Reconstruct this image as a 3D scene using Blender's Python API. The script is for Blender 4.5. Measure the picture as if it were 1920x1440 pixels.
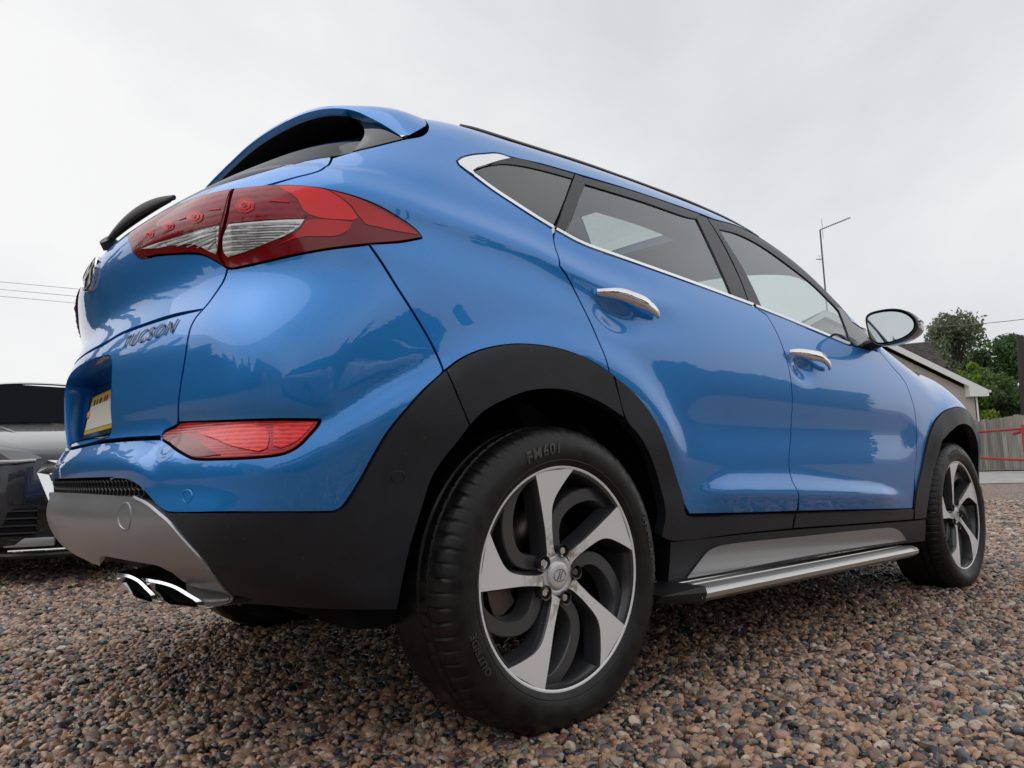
import bpy, bmesh, math, random
import numpy as np
from mathutils import Vector, Matrix
from mathutils.geometry import delaunay_2d_cdt
random.seed(7); RNG = np.random.default_rng(7)
for o in list(bpy.data.objects): bpy.data.objects.remove(o)
SC = bpy.context.scene; COL = SC.collection
# ------------------------------------------------------------------ camera
CAM_F = 1320.4; CAM_LOC = np.array([-1.182, -2.09, .574])
CAM_YAW, CAM_PITCH, CAM_ROLL = [math.radians(a) for a in (49.139, 7.208, -1.163)]
cd = bpy.data.cameras.new('camera'); cam = bpy.data.objects.new('camera', cd); COL.objects.link(cam); SC.camera = cam
cd.sensor_fit = 'HORIZONTAL'; cd.sensor_width = 36.0; cd.lens = 36.0*CAM_F/1920.0; cd.clip_start = 0.05; cd.clip_end = 3000
def _cam_matrix():
    fw = Vector((math.cos(CAM_PITCH)*math.cos(CAM_YAW), math.cos(CAM_PITCH)*math.sin(CAM_YAW), math.sin(CAM_PITCH)))
    r = fw.cross(Vector((0, 0, 1))).normalized(); u = r.cross(fw)
    r2 = math.cos(CAM_ROLL)*r+math.sin(CAM_ROLL)*u; u2 = -math.sin(CAM_ROLL)*r+math.cos(CAM_ROLL)*u
    m = Matrix((r2, u2, -fw)).transposed().to_4x4(); m.translation = Vector(CAM_LOC); return m
cam.matrix_world = _cam_matrix()
# ------------------------------------------------------------------ overcast sky, weak soft sun
SUN_EL, SUN_AZ = math.radians(55), math.radians(150)      # azimuth of the sun measured from +x towards +y
wd = bpy.data.worlds.new('World'); SC.world = wd; wd.use_nodes = True
nt = wd.node_tree; nt.nodes.clear()
def wn(t, **k):
    n = nt.nodes.new(t)
    for a, b in k.items(): setattr(n, a, b)
    return n
sky = wn('ShaderNodeTexSky', sky_type='NISHITA', sun_disc=False); sky.sun_elevation = SUN_EL; sky.sun_rotation = math.pi/2-SUN_AZ
sky.air_density = 1.0; sky.dust_density = 4.0; sky.ozone_density = 1.0
hsv = wn('ShaderNodeHueSaturation'); hsv.inputs['Saturation'].default_value = 0.10
tc = wn('ShaderNodeTexCoord'); mp = wn('ShaderNodeMapping'); mp.inputs['Scale'].default_value = (1.0, 1.0, 1.5)
nz = wn('ShaderNodeTexNoise'); nz.inputs['Scale'].default_value = 1.15; nz.inputs['Detail'].default_value = 6.0; nz.inputs['Roughness'].default_value = 0.52
nz.inputs['Distortion'].default_value = 0.3
rp = wn('ShaderNodeValToRGB'); e = rp.color_ramp.elements
e[0].position = 0.32; e[0].color = (0.54, 0.555, 0.59, 1); e[1].position = 0.62; e[1].color = (0.80, 0.80, 0.805, 1)
mixc = wn('ShaderNodeMix', data_type='RGBA'); mixc.inputs[0].default_value = 0.86
gain = wn('ShaderNodeVectorMath', operation='SCALE'); gain.inputs['Scale'].default_value = 10.0
bg = wn('ShaderNodeBackground'); bg.inputs['Strength'].default_value = 0.10; out = wn('ShaderNodeOutputWorld')
L = nt.links.new
L(sky.outputs[0], hsv.inputs['Color']); L(tc.outputs['Generated'], mp.inputs['Vector']); L(mp.outputs[0], nz.inputs['Vector'])
L(nz.outputs['Fac'], rp.inputs['Fac']); L(rp.outputs[0], gain.inputs[0])
L(hsv.outputs[0], mixc.inputs[6]); L(gain.outputs[0], mixc.inputs[7]); L(mixc.outputs[2], bg.inputs['Color']); L(bg.outputs[0], out.inputs[0])
sd = bpy.data.lights.new('sun', 'SUN'); sd.energy = 0.6; sd.angle = math.radians(75); sd.color = (1, .97, .93)
so = bpy.data.objects.new('sun', sd); COL.objects.link(so)
so.rotation_euler = Vector((-math.cos(SUN_EL)*math.cos(SUN_AZ), -math.cos(SUN_EL)*math.sin(SUN_AZ), -math.sin(SUN_EL))).to_track_quat('-Z', 'Y').to_euler()
SC.view_settings.view_transform = 'Standard'; SC.view_settings.look = 'None'; SC.view_settings.exposure = 0.32; SC.view_settings.gamma = 1.0
SC.render.engine = 'CYCLES'
# ------------------------------------------------------------------ calibrated camera maths and the body surface
IW, IH = 1920.0, 1440.0
def _basis():
    fw = np.array([math.cos(CAM_PITCH)*math.cos(CAM_YAW), math.cos(CAM_PITCH)*math.sin(CAM_YAW), math.sin(CAM_PITCH)])
    r = np.cross(fw, [0, 0, 1]); r /= np.linalg.norm(r); u = np.cross(r, fw)
    return math.cos(CAM_ROLL)*r + math.sin(CAM_ROLL)*u, -math.sin(CAM_ROLL)*r + math.cos(CAM_ROLL)*u, fw
CR, CU, CF = _basis()
def rays(px):
    px = np.asarray(px, float)
    d = CF + ((px[..., 0:1]-IW/2)/CAM_F)*CR - ((px[..., 1:2]-IH/2)/CAM_F)*CU
    return d
def project(P):
    d = np.asarray(P, float)-CAM_LOC; z = d @ CF
    return np.stack([IW/2+CAM_F*(d @ CR)/z, IH/2-CAM_F*(d @ CU)/z], -1)
def onplane(px, ax, val):
    d = rays(px); t = (val-CAM_LOC[ax])/d[..., ax:ax+1]
    return CAM_LOC+t*d

class Spline:
    def __init__(s, x, y):
        x = np.asarray(x, float); y = np.asarray(y, float); n = len(x); s.x, s.y = x, y
        h = np.diff(x); A = np.zeros((n, n)); b = np.zeros(n); A[0, 0] = A[-1, -1] = 1
        for i in range(1, n-1):
            A[i, i-1] = h[i-1]; A[i, i] = 2*(h[i-1]+h[i]); A[i, i+1] = h[i]
            b[i] = 6*((y[i+1]-y[i])/h[i]-(y[i]-y[i-1])/h[i-1])
        s.m = np.linalg.solve(A, b)
    def __call__(s, q):
        q = np.asarray(q, float); x, y, m = s.x, s.y, s.m
        i = np.clip(np.searchsorted(x, q)-1, 0, len(x)-2); h = x[i+1]-x[i]
        qc = np.clip(q, x[0], x[-1]); a = (x[i+1]-qc)/h; b = (qc-x[i])/h
        v = a*y[i]+b*y[i+1]+((a**3-a)*m[i]+(b**3-b)*m[i+1])*h*h/6
        # linear beyond the ends
        d0 = (y[1]-y[0])/(x[1]-x[0])-(2*m[0]+m[1])*(x[1]-x[0])/6
        d1 = (y[-1]-y[-2])/(x[-1]-x[-2])+(m[-2]+2*m[-1])*(x[-1]-x[-2])/6
        return v+np.where(q < x[0], (q-x[0])*d0, 0)+np.where(q > x[-1], (q-x[-1])*d1, 0)
def smax(a, b, k):
    h = np.maximum(k-np.abs(a-b), 0)/k
    return np.maximum(a, b)+h*h*k*0.25
def sstep(a, b, x):
    t = np.clip((x-a)/(b-a), 0, 1); return t*t*(3-2*t)

# body description in metres: x forward from the rear axle, y to the car's left, z up
REAR_Z = [0.2, 0.32, 0.36, 0.4, 0.44, 0.5, 0.56, 0.62, 0.67, 0.72, 0.78, 0.86, 0.92, 0.97, 1.02, 1.08, 1.14, 1.2, 1.28, 1.36, 1.44, 1.56]
REAR_X = [-0.55, -0.665, -0.767, -0.833, -0.862, -0.877, -0.866, -0.87, -0.846, -0.849, -0.8545, -0.8535, -0.8345, -0.8195, -0.823, -0.8345, -0.832, -0.79, -0.692, -0.602, -0.515, -0.4]
ROOF_X = [-.9, -.5, -.1, .3, .8, 1.2, 1.5, 1.75, 2.0, 2.3, 2.5, 2.75, 3.0, 3.25, 3.45, 3.6]
ROOF_Z = [1.54, 1.548, 1.555, 1.583, 1.607, 1.604, 1.556, 1.468, 1.325, 1.186, 1.136, 1.081, 1.0, 0.91, 0.81, 0.67]
SIDE_T = [-1.0, -.86, -.76, -.66, -.56, -.46, -.36, -.26, -.16, -.08, 0, .10, .22, .34, .46]
SIDE_W = [.77, .835, .868, .886, .896, .904, .911, .915, .912, .900, .874, .829, .772, .713, .65]
PLAN_X = [-.9, -.6, -.3, 0, .4, 1.0, 1.7, 2.2, 2.67, 3.1, 3.6]
PLAN_D = [-0.0544, -0.0316, -0.0173, -0.0112, -0.0017, 0.0045, 0.0215, 0.0295, 0.02, -0.0378, -0.1006]
BODY_PAR = dict(rear_r=2.3, front_r=1.3)
def build_field():
    rz = Spline(REAR_Z, REAR_X); tz = Spline(ROOF_X, ROOF_Z); sw = Spline(SIDE_T, SIDE_W); pd = Spline(PLAN_X, PLAN_D)
    def belt(x): return 1.185-0.066*x
    def F(p):
        x, y, z = p[..., 0], np.abs(p[..., 1]), p[..., 2]
        w = sw(z-belt(x))+pd(x)
        fs = (y-w)*np.where(z > belt(x), .9, 1.0)
        fr = (rz(z)+y*y/(2*BODY_PAR['rear_r'])-x)*0.95
        xe = x+0.30*y*y*sstep(1.2, 2.0, x)*(1-sstep(2.3, 2.7, x))
        zt = tz(xe)-0.07*y*y-0.10*y**4
        sl = (tz(xe+.02)-tz(xe-.02))/.04
        ft = (z-zt)/np.sqrt(1+sl*sl)
        ff = (x-(3.58-y*y/(2*BODY_PAR['front_r'])-0.25*sstep(.75, 1.05, z)*0-0.12*sstep(.45, .2, z)))*0.9
        k = 0.12+0.16*sstep(.75, 1.0, z)
        f = smax(fs, fr, k)
        f = smax(f, ff, .25)
        f = smax(f, ft, 0.09+.06*sstep(2.0, 2.6, x))
        return f
    return F

# ---- the surface as a table of radii over (s, z): s runs round the car from the rear centre along the right side to the front
XC0, XC1, ARC = 0.10, 2.60, 0.90
S0, S1 = -ARC*math.pi/2, (XC1-XC0)+ARC*math.pi/2
Z0, Z1, DS, DZ = 0.16, 1.62, 0.0085, 0.0085
def core_dir(s):
    s = np.asarray(s, float)
    th = np.where(s < 0, -s/ARC, np.where(s > XC1-XC0, (s-(XC1-XC0))/ARC, 0))
    ox = np.where(s < 0, XC0, np.where(s > XC1-XC0, XC1, s+XC0))
    dx = np.where(s < 0, -np.sin(th), np.where(s > XC1-XC0, np.sin(th), 0)); dy = -np.cos(th)
    return ox, dx, dy
class Surface:
    def __init__(self, F, disp=None):
        self.sv = np.arange(S0-3*DS, S1+4*DS, DS); self.zv = np.arange(Z0, Z1+DZ, DZ)
        S, Z = np.meshgrid(self.sv, self.zv, indexing='ij'); ox, dx, dy = core_dir(S)
        lo = np.zeros_like(S); hi = np.full_like(S, 1.35)
        for _ in range(34):
            m = (lo+hi)/2; v = F(np.stack([ox+m*dx, m*dy, Z], -1)); lo = np.where(v < 0, m, lo); hi = np.where(v < 0, hi, m)
        self.R = (lo+hi)/2
        if disp is not None:
            D = disp(S, Z); kz = np.exp(-.5*(np.arange(-4, 5)/1.25)**2); kz /= kz.sum()
            for ax in (0, 1): D = np.apply_along_axis(lambda v: np.convolve(np.pad(v, 4, mode='edge'), kz, 'valid'), ax, D)
            self.R = self.R+D
    def rad(self, s, z):
        a = (np.asarray(s, float)-self.sv[0])/DS; b = (np.asarray(z, float)-Z0)/DZ
        a = np.clip(a, 1, len(self.sv)-3.001); b = np.clip(b, 1, len(self.zv)-3.001)
        i = a.astype(int); j = b.astype(int); u = a-i; v = b-j
        def w(t): return [(-t+2*t*t-t**3)/2, (2-5*t*t+3*t**3)/2, (t+4*t*t-3*t**3)/2, (-t*t+t**3)/2]
        wu, wv = w(u), w(v); out = 0
        for p in range(4):
            for q in range(4): out = out+wu[p]*wv[q]*self.R[i+p-1, j+q-1]
        return out
    def pos(self, s, z, off=0.0):
        ox, dx, dy = core_dir(s); r = self.rad(s, z)
        P = np.stack([ox+r*dx, r*dy, np.asarray(z, float)+0*r], -1)
        if np.any(off): P = P+np.asarray(off)[..., None]*self.nor(s, z) if np.ndim(off) else P+off*self.nor(s, z)
        return P
    def nor(self, s, z):
        e = 0.003; a = self.pos(np.asarray(s)+e, z)-self.pos(np.asarray(s)-e, z); b = self.pos(s, np.asarray(z)+e)-self.pos(s, np.asarray(z)-e)
        n = np.cross(a, b); return n/np.maximum(np.linalg.norm(n, axis=-1, keepdims=True), 1e-12)
    def inv(self, P):
        x, y, z = P[..., 0], P[..., 1], P[..., 2]; ay = np.abs(y)
        thr = np.arctan2(np.maximum(XC0-x, 0), ay); thf = np.arctan2(np.maximum(x-XC1, 0), ay)
        s = np.where(x < XC0, -ARC*thr, np.where(x > XC1, (XC1-XC0)+ARC*thf, x-XC0))
        r = np.where(x < XC0, np.hypot(XC0-x, ay), np.where(x > XC1, np.hypot(x-XC1, ay), ay))
        return s, z, r
    def from_px(self, px, off=0.0):
        """first hit of the camera ray with the surface (or its nearest approach), as (s, z); s beyond the rear centre is mirrored on"""
        px = np.atleast_2d(np.asarray(px, float)); d = rays(px); t = np.arange(.8, 6.5, .01)
        P = CAM_LOC+t[None, :, None]*d[:, None, :]; s, z, r = self.inv(P)
        g = r-self.rad(s, np.clip(z, Z0, Z1))-off; g = np.where((z < Z0) | (z > Z1), 1, g)
        out = np.zeros((len(px), 2))
        for k in range(len(px)):
            idx = np.nonzero(g[k] < 0)[0]
            if len(idx):
                i = idx[0]; a, b = t[max(i-1, 0)], t[i]
                for _ in range(25):
                    m = (a+b)/2; q = CAM_LOC+m*d[k]; ss, zz, rr = self.inv(q)
                    if rr-float(self.rad(ss, zz))-off < 0: b = m
                    else: a = m
                q = CAM_LOC+b*d[k]
            else: q = CAM_LOC+t[g[k].argmin()]*d[k]
            ss, zz, _ = self.inv(q)
            out[k] = (ss if q[1] <= 0 or q[0] > 1 else 2*S0-ss, zz)
        return out
CROPS = dict(A=(60, 160, 2.4), B=(60, 620, 2.4), C=(720, 620, 1.8), D=(800, 200, 2.4), E=(1200, 560, 2.4), G=(90, 480, 3.788),
             T=(200, 330, 6.4), M=(1580, 560, 12.0), S=(1220, 920, 3.5556), X=(180, 1000, 6.4), W=(860, 840, 2.881), V=(740, 1080, 3.84), U=(760, 780, 4.0), N=(0, 700, 3.6), P=(0, 0, 1.0))
def crop(k, pts):
    ox, oy, sc = CROPS[k]; return np.asarray(pts, float)/sc+np.array([ox, oy])
# ------------------------------------------------------------------ materials
def M_(name, col=(.5, .5, .5), rough=.5, metal=0., spec=.5, coat=0., coat_r=.03, **kw):
    m = bpy.data.materials.new(name); m.use_nodes = True; b = m.node_tree.nodes['Principled BSDF']
    b.inputs['Base Color'].default_value = (*col, 1); b.inputs['Roughness'].default_value = rough; b.inputs['Metallic'].default_value = metal
    b.inputs['Specular IOR Level'].default_value = spec; b.inputs['Coat Weight'].default_value = coat; b.inputs['Coat Roughness'].default_value = coat_r
    for k, v in kw.items(): b.inputs[k].default_value = v
    return m
def nodes(m): return m.node_tree.nodes, m.node_tree.links.new, m.node_tree.nodes['Principled BSDF']
def tex(m, typ, scale, coord='Object', **kw):
    N, L, b = nodes(m); c = N.new('ShaderNodeTexCoord'); t = N.new(typ); t.inputs['Scale'].default_value = scale
    L(c.outputs[coord], t.inputs['Vector'])
    for k, v in kw.items(): t.inputs[k].default_value = v
    return t
def ramp(m, src, stops):
    N, L, b = nodes(m); r = N.new('ShaderNodeValToRGB'); el = r.color_ramp.elements
    while len(el) < len(stops): el.new(.5)
    for e_, (p, c) in zip(el, stops): e_.position = p; e_.color = (*c, 1)
    L(src, r.inputs['Fac']); return r
def bump(m, src, strength=.3, dist=.01):
    N, L, b = nodes(m); n = N.new('ShaderNodeBump'); n.inputs['Strength'].default_value = strength; n.inputs['Distance'].default_value = dist
    L(src, n.inputs['Height']); L(n.outputs[0], b.inputs['Normal']); return n
MAT = {}
def paint(name, col, flake=.5):
    m = M_(name, col, rough=.40, metal=.45, coat=1.0, coat_r=.01, spec=.5, **{'Coat IOR': 1.62})
    t = tex(m, 'ShaderNodeTexNoise', 900.0); N, L, b = nodes(m)
    r = ramp(m, t.outputs['Fac'], [(.3, tuple(c*.82 for c in col)), (.7, tuple(min(1, c*1.18) for c in col))]); L(r.outputs[0], b.inputs['Base Color'])
    # faint film of dust and dried drops on the lacquer
    t2 = tex(m, 'ShaderNodeTexNoise', 5.0, Detail=8.0); r2 = ramp(m, t2.outputs['Fac'], [(.35, (.004, .004, .004)), (.78, (.03, .03, .03))]); L(r2.outputs[0], b.inputs['Coat Roughness'])
    return m
MAT['blue'] = paint('blue_metallic_paint', (.010, .232, .68))
def plastic(name, col, rough=.5):
    m = M_(name, col, rough=rough, spec=.45); t = tex(m, 'ShaderNodeTexNoise', 420.0, Detail=3.0); bump(m, t.outputs['Fac'], .32, .0010)
    t2 = tex(m, 'ShaderNodeTexNoise', 7.0, Detail=7.0); N, L, b = nodes(m)
    r = ramp(m, t2.outputs['Fac'], [(.28, tuple(c*.75 for c in col)), (.75, tuple(c*1.4+.004 for c in col))])
    t3 = tex(m, 'ShaderNodeTexNoise', 130.0, Detail=2.0); r3 = ramp(m, t3.outputs['Fac'], [(.69, (0, 0, 0)), (.76, (.55, .55, .55))]); mxs = N.new('ShaderNodeMix'); mxs.data_type = 'RGBA'; mxs.inputs[7].default_value = (.10, .095, .088, 1); L(r3.outputs[0], mxs.inputs[0]); L(r.outputs[0], mxs.inputs[6]); L(mxs.outputs[2], b.inputs['Base Color'])
    r2 = ramp(m, t2.outputs['Fac'], [(.3, (rough-.06,)*3), (.7, (rough+.08,)*3)]); L(r2.outputs[0], b.inputs['Roughness'])
    return m
MAT['clad'] = plastic('textured_black_cladding', (.016, .0185, .025), .46)
MAT['gloss'] = M_('gloss_black_trim', (.012, .013, .016), rough=.12, coat=.5)
MAT['satin'] = M_('satin_black', (.02, .02, .023), rough=.38)
MAT['dark'] = M_('dark_void', (.006, .006, .008), rough=.8, spec=.2)
MAT['chrome'] = M_('chrome', (.86, .87, .88), rough=.06, metal=1.0)
MAT['badge'] = M_('badge_black_chrome', (.055, .058, .065), rough=.16, metal=.85); MAT['darkchrome'] = M_('dark_chrome', (.22, .23, .24), rough=.12, metal=1.0)
MAT['silver'] = M_('silver_skid_paint', (.44, .445, .46), rough=.34, metal=.7, coat=.25, coat_r=.2)
MAT['alu'] = M_('brushed_aluminium', (.62, .61, .59), rough=.3, metal=1.0)
t = tex(MAT['alu'], 'ShaderNodeTexNoise', 60.0, Detail=5.0); bump(MAT['alu'], t.outputs['Fac'], .06, .002)
def machined(name):
    m = M_(name, (.93, .93, .94), rough=.34, metal=.12, spec=.8); N, L, b = nodes(m)
    # concentric lathe marks about the wheel axis (object origin at the hub) and lime stains towards the hub
    c = N.new('ShaderNodeTexCoord'); sx = N.new('ShaderNodeSeparateXYZ'); L(c.outputs['Object'], sx.inputs[0])
    v = N.new('ShaderNodeCombineXYZ'); L(sx.outputs['X'], v.inputs['X']); L(sx.outputs['Z'], v.inputs['Y'])
    ln = N.new('ShaderNodeVectorMath'); ln.operation = 'LENGTH'; L(v.outputs[0], ln.inputs[0])
    mu = N.new('ShaderNodeMath'); mu.operation = 'MULTIPLY'; mu.inputs[1].default_value = 5200; L(ln.outputs['Value'], mu.inputs[0])
    si = N.new('ShaderNodeMath'); si.operation = 'SINE'; L(mu.outputs[0], si.inputs[0])
    bp = N.new('ShaderNodeBump'); bp.inputs['Strength'].default_value = .05; bp.inputs['Distance'].default_value = .0004; L(si.outputs[0], bp.inputs['Height']); L(bp.outputs[0], b.inputs['Normal'])
    nz_ = N.new('ShaderNodeTexNoise'); nz_.inputs['Scale'].default_value = 75; nz_.inputs['Detail'].default_value = 6; L(c.outputs['Object'], nz_.inputs['Vector'])
    dr = N.new('ShaderNodeMapRange'); dr.inputs['From Min'].default_value = .13; dr.inputs['From Max'].default_value = .06; L(ln.outputs['Value'], dr.inputs['Value'])
    r = ramp(m, nz_.outputs['Fac'], [(.42, (0, 0, 0)), (.62, (1, 1, 1))])
    mm = N.new('ShaderNodeMath'); mm.operation = 'MULTIPLY'; L(dr.outputs[0], mm.inputs[0]); L(r.outputs[0], mm.inputs[1])
    mx = N.new('ShaderNodeMix'); mx.data_type = 'RGBA'; mx.inputs[6].default_value = (.93, .93, .94, 1); mx.inputs[7].default_value = (.36, .33, .24, 1)
    L(mm.outputs[0], mx.inputs[0]); L(mx.outputs[2], b.inputs['Base Color'])
    rr = N.new('ShaderNodeMapRange'); rr.inputs['To Min'].default_value = .27; rr.inputs['To Max'].default_value = .6; L(mm.outputs[0], rr.inputs['Value']); L(rr.outputs[0], b.inputs['Roughness'])
    return m
MAT['mach'] = machined('machined_alloy')
MAT['rimdark'] = M_('anthracite_wheel_paint', (.05, .052, .058), rough=.28, metal=.35, coat=.4, coat_r=.1)
MAT['rimgrey'] = M_('satin_grey_wheel_paint', (.11, .113, .12), rough=.30, metal=.45, coat=.3, coat_r=.1)
MAT['hubcap'] = M_('hub_cap_silver', (.74, .74, .75), rough=.33, metal=.3)
def rubber():
    m = M_('tyre_rubber', (.012, .012, .013), rough=.5, spec=.4); t = tex(m, 'ShaderNodeTexNoise', 28.0, Detail=9.0); N, L, b = nodes(m)
    r = ramp(m, t.outputs['Fac'], [(.35, (.006, .006, .007)), (.70, (.017, .0165, .016))]); L(r.outputs[0], b.inputs['Base Color'])
    r2 = ramp(m, t.outputs['Fac'], [(.35, (.30,)*3), (.7, (.58,)*3)]); L(r2.outputs[0], b.inputs['Roughness'])
    t2 = tex(m, 'ShaderNodeTexNoise', 240.0, Detail=4.0); bump(m, t2.outputs['Fac'], .15, .0012); return m
MAT['tyre'] = rubber()
MAT['tyretext'] = M_('tyre_lettering', (.06, .06, .06), rough=.45)
MAT['disc'] = M_('brake_disc_steel', (.20, .17, .145), rough=.38, metal=1.0)
def glass(name, tint, refl=1.0, base=.075):
    m = bpy.data.materials.new(name); m.use_nodes = True; nt_ = m.node_tree; nt_.nodes.clear(); N = nt_.nodes; L = nt_.links.new
    o = N.new('ShaderNodeOutputMaterial'); mx = N.new('ShaderNodeMixShader'); tr = N.new('ShaderNodeBsdfTransparent'); gl = N.new('ShaderNodeBsdfGlossy')
    tr.inputs['Color'].default_value = (*tint, 1); gl.inputs['Roughness'].default_value = .015; gl.inputs['Color'].default_value = (.92, .95, .97, 1)
    fr = N.new('ShaderNodeLayerWeight'); fr.inputs['Blend'].default_value = .5
    pw = N.new('ShaderNodeMath'); pw.operation = 'POWER'; pw.inputs[1].default_value = 3.6; L(fr.outputs['Facing'], pw.inputs[0])
    ad = N.new('ShaderNodeMath'); ad.operation = 'MULTIPLY_ADD'; ad.inputs[1].default_value = refl; ad.inputs[2].default_value = base; ad.use_clamp = True
    L(pw.outputs[0], ad.inputs[0]); L(ad.outputs[0], mx.inputs['Fac']); L(tr.outputs[0], mx.inputs[1]); L(gl.outputs[0], mx.inputs[2]); L(mx.outputs[0], o.inputs['Surface'])
    return m
MAT['glass'] = glass('tinted_window_glass', (.80, .88, .855)); MAT['screen'] = glass('rear_screen_glass', (.03, .033, .036), .42, .04); MAT['reardoor'] = glass('rear_door_glass', (.55, .62, .60)); MAT['privacy'] = glass('privacy_glass', (.05, .055, .06))
def lens(name, col, rough=.16, **k): return M_(name, col, rough=rough, coat=.6, coat_r=.02, spec=.3, **k)
def lens_tex(m, sc=150.0, st=.5, axis='Z'):
    N, L, b_ = nodes(m); c = N.new('ShaderNodeTexCoord'); w = N.new('ShaderNodeTexWave'); w.bands_direction = axis; w.inputs['Scale'].default_value = sc; w.inputs['Distortion'].default_value = .4; L(c.outputs['Object'], w.inputs['Vector'])
    v = N.new('ShaderNodeTexVoronoi'); v.inputs['Scale'].default_value = 70; L(c.outputs['Object'], v.inputs['Vector']); ad = N.new('ShaderNodeMath'); ad.operation = 'ADD'; L(w.outputs['Fac'], ad.inputs[0]); L(v.outputs['Distance'], ad.inputs[1])
    bp = N.new('ShaderNodeBump'); bp.inputs['Strength'].default_value = st; bp.inputs['Distance'].default_value = .0022; L(ad.outputs[0], bp.inputs['Height']); L(bp.outputs[0], b_.inputs['Normal'])
    col = b_.inputs['Base Color'].default_value[:3]; r_ = ramp(m, ad.outputs[0], [(.25, tuple(x*.55 for x in col)), (.9, tuple(min(1, x*1.25) for x in col))]); L(r_.outputs[0], b_.inputs['Base Color']); return m
MAT['red'] = lens('red_lamp_lens', (.60, .006, .012)); MAT['darkred'] = lens('dark_red_lamp_lens', (.20, .003, .008)); MAT['midred'] = lens_tex(lens('red_lamp_inner', (.26, .004, .013)), 22, .10)
MAT['brightred'] = lens('bright_red_reflector', (.85, .014, .020)); MAT['fogred'] = lens_tex(lens('fog_lamp_prisms', (.42, .004, .007)), 60, .25); MAT['fogbright'] = lens_tex(lens('fog_lamp_bright_prisms', (.72, .012, .014)), 40, .35)
MAT['clear'] = lens_tex(lens('clear_lamp_lens', (.60, .61, .62), rough=.2, metal=.3), 30, .18); MAT['rib'] = lens('lens_rib_plastic', (.30, .31, .32), rough=.2, metal=.3)
MAT['plate_y'] = M_('yellow_plate', (.72, .46, .05), rough=.3); MAT['plate_w'] = M_('cream_plate_cover', (.80, .76, .62), rough=.35); MAT['black'] = M_('black_print', (.01, .01, .01), rough=.5)
MAT['orange'] = M_('amber_cap', (.8, .32, .02), rough=.3)
MAT['cloth'] = M_('dark_seat_cloth', (.035, .036, .04), rough=.85); MAT['trimgrey'] = M_('interior_grey', (.16, .16, .16), rough=.7); MAT['lining'] = M_('roof_lining', (.42, .42, .40), rough=.9)
MAT['mirrorglass'] = M_('mirror_glass', (.55, .6, .63), rough=.02, metal=1.0)

# ------------------------------------------------------------------ object helpers
def mesh_obj(name, V, Fc, mat, parent=None, smooth=True, normals=None):
    me = bpy.data.meshes.new(name); me.from_pydata([tuple(map(float, v)) for v in V], [], [tuple(map(int, f)) for f in Fc]); me.update()
    if mat is not None: me.materials.append(mat)
    if smooth: me.polygons.foreach_set('use_smooth', [True]*len(me.polygons))
    if normals is not None: me.normals_split_custom_set_from_vertices([tuple(map(float, n)) for n in normals])
    o = bpy.data.objects.new(name, me); COL.objects.link(o)
    if parent is not None: o.parent = parent
    return o
def bm_obj(name, bm, mat, parent=None, smooth=True, angle=None):
    me = bpy.data.meshes.new(name); bm.normal_update(); bm.to_mesh(me); bm.free(); me.materials.append(mat)
    if smooth:
        me.polygons.foreach_set('use_smooth', [True]*len(me.polygons))
        me.set_sharp_from_angle(angle=math.radians(angle if angle else 35))
    o = bpy.data.objects.new(name, me); COL.objects.link(o)
    if parent is not None: o.parent = parent
    return o
def thing(name, label, cat, loc=(0, 0, 0), rz=0.0, group=None):
    o = bpy.data.objects.new(name, None); COL.objects.link(o); o.location = loc; o.rotation_euler = (0, 0, rz); o.empty_display_size = .2
    o['label'] = label; o['category'] = cat
    if group: o['group'] = group
    return o
def tag(o, label, cat, group=None):
    o['label'] = label; o['category'] = cat
    if group: o['group'] = group
    return o
def box(bm, c, s, rot=None, bev=0.0):
    r = bmesh.ops.create_cube(bm, size=1.0); vs = r['verts']
    for v in vs:
        p = Vector((v.co.x*s[0], v.co.y*s[1], v.co.z*s[2]))
        if rot is not None: p = rot @ p
        v.co = p+Vector(c)
    if bev > 0:
        ed = list({e for v in vs for e in v.link_edges}); bmesh.ops.bevel(bm, geom=ed, offset=bev, segments=2, affect='EDGES', profile=.7)
def catmull(P, n=8, closed=False):
    P = np.asarray(P, float); N = len(P); out = []
    for i in range(N if closed else N-1):
        p0 = P[(i-1) % N] if closed or i > 0 else 2*P[0]-P[1]; p1 = P[i]; p2 = P[(i+1) % N]
        p3 = P[(i+2) % N] if closed or i+2 < N else 2*P[-1]-P[-2]
        # centripetal-ish tangents
        d0, d1, d2 = [max(np.linalg.norm(b-a), 1e-9)**.5 for a, b in ((p0, p1), (p1, p2), (p2, p3))]
        m1 = (p2-p1)+d1*((p1-p0)/d0-(p2-p0)/(d0+d1)); m2 = (p2-p1)+d1*((p3-p2)/d2-(p3-p1)/(d1+d2))
        for k in range(n):
            t_ = k/n; out.append((2*t_**3-3*t_**2+1)*p1+(t_**3-2*t_**2+t_)*m1+(-2*t_**3+3*t_**2)*p2+(t_**3-t_**2)*m2)
    if not closed: out.append(P[-1])
    return np.array(out)
def smooth_loop(P, ang=38.0, step=.008):
    """closed polygon -> densified loop, smooth through gentle vertices and sharp at corners"""
    P = np.asarray(P, float); N = len(P); d = np.roll(P, -1, 0)-P; a = np.arctan2(d[:, 1], d[:, 0])
    turn = np.abs((a-np.roll(a, 1)+np.pi) % (2*np.pi)-np.pi); cor = np.nonzero(turn > math.radians(ang))[0]
    if len(cor) == 0: Q = catmull(P, 10, True)
    else:
        out = []
        for i, c0 in enumerate(cor):
            c1 = cor[(i+1) % len(cor)]; idx = [(c0+k) % N for k in range(((c1-c0) % N or N)+1)]
            out.append(catmull(P[idx], 10)[:-1])
        Q = np.concatenate(out)
    return resample(Q, step, True)
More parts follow.
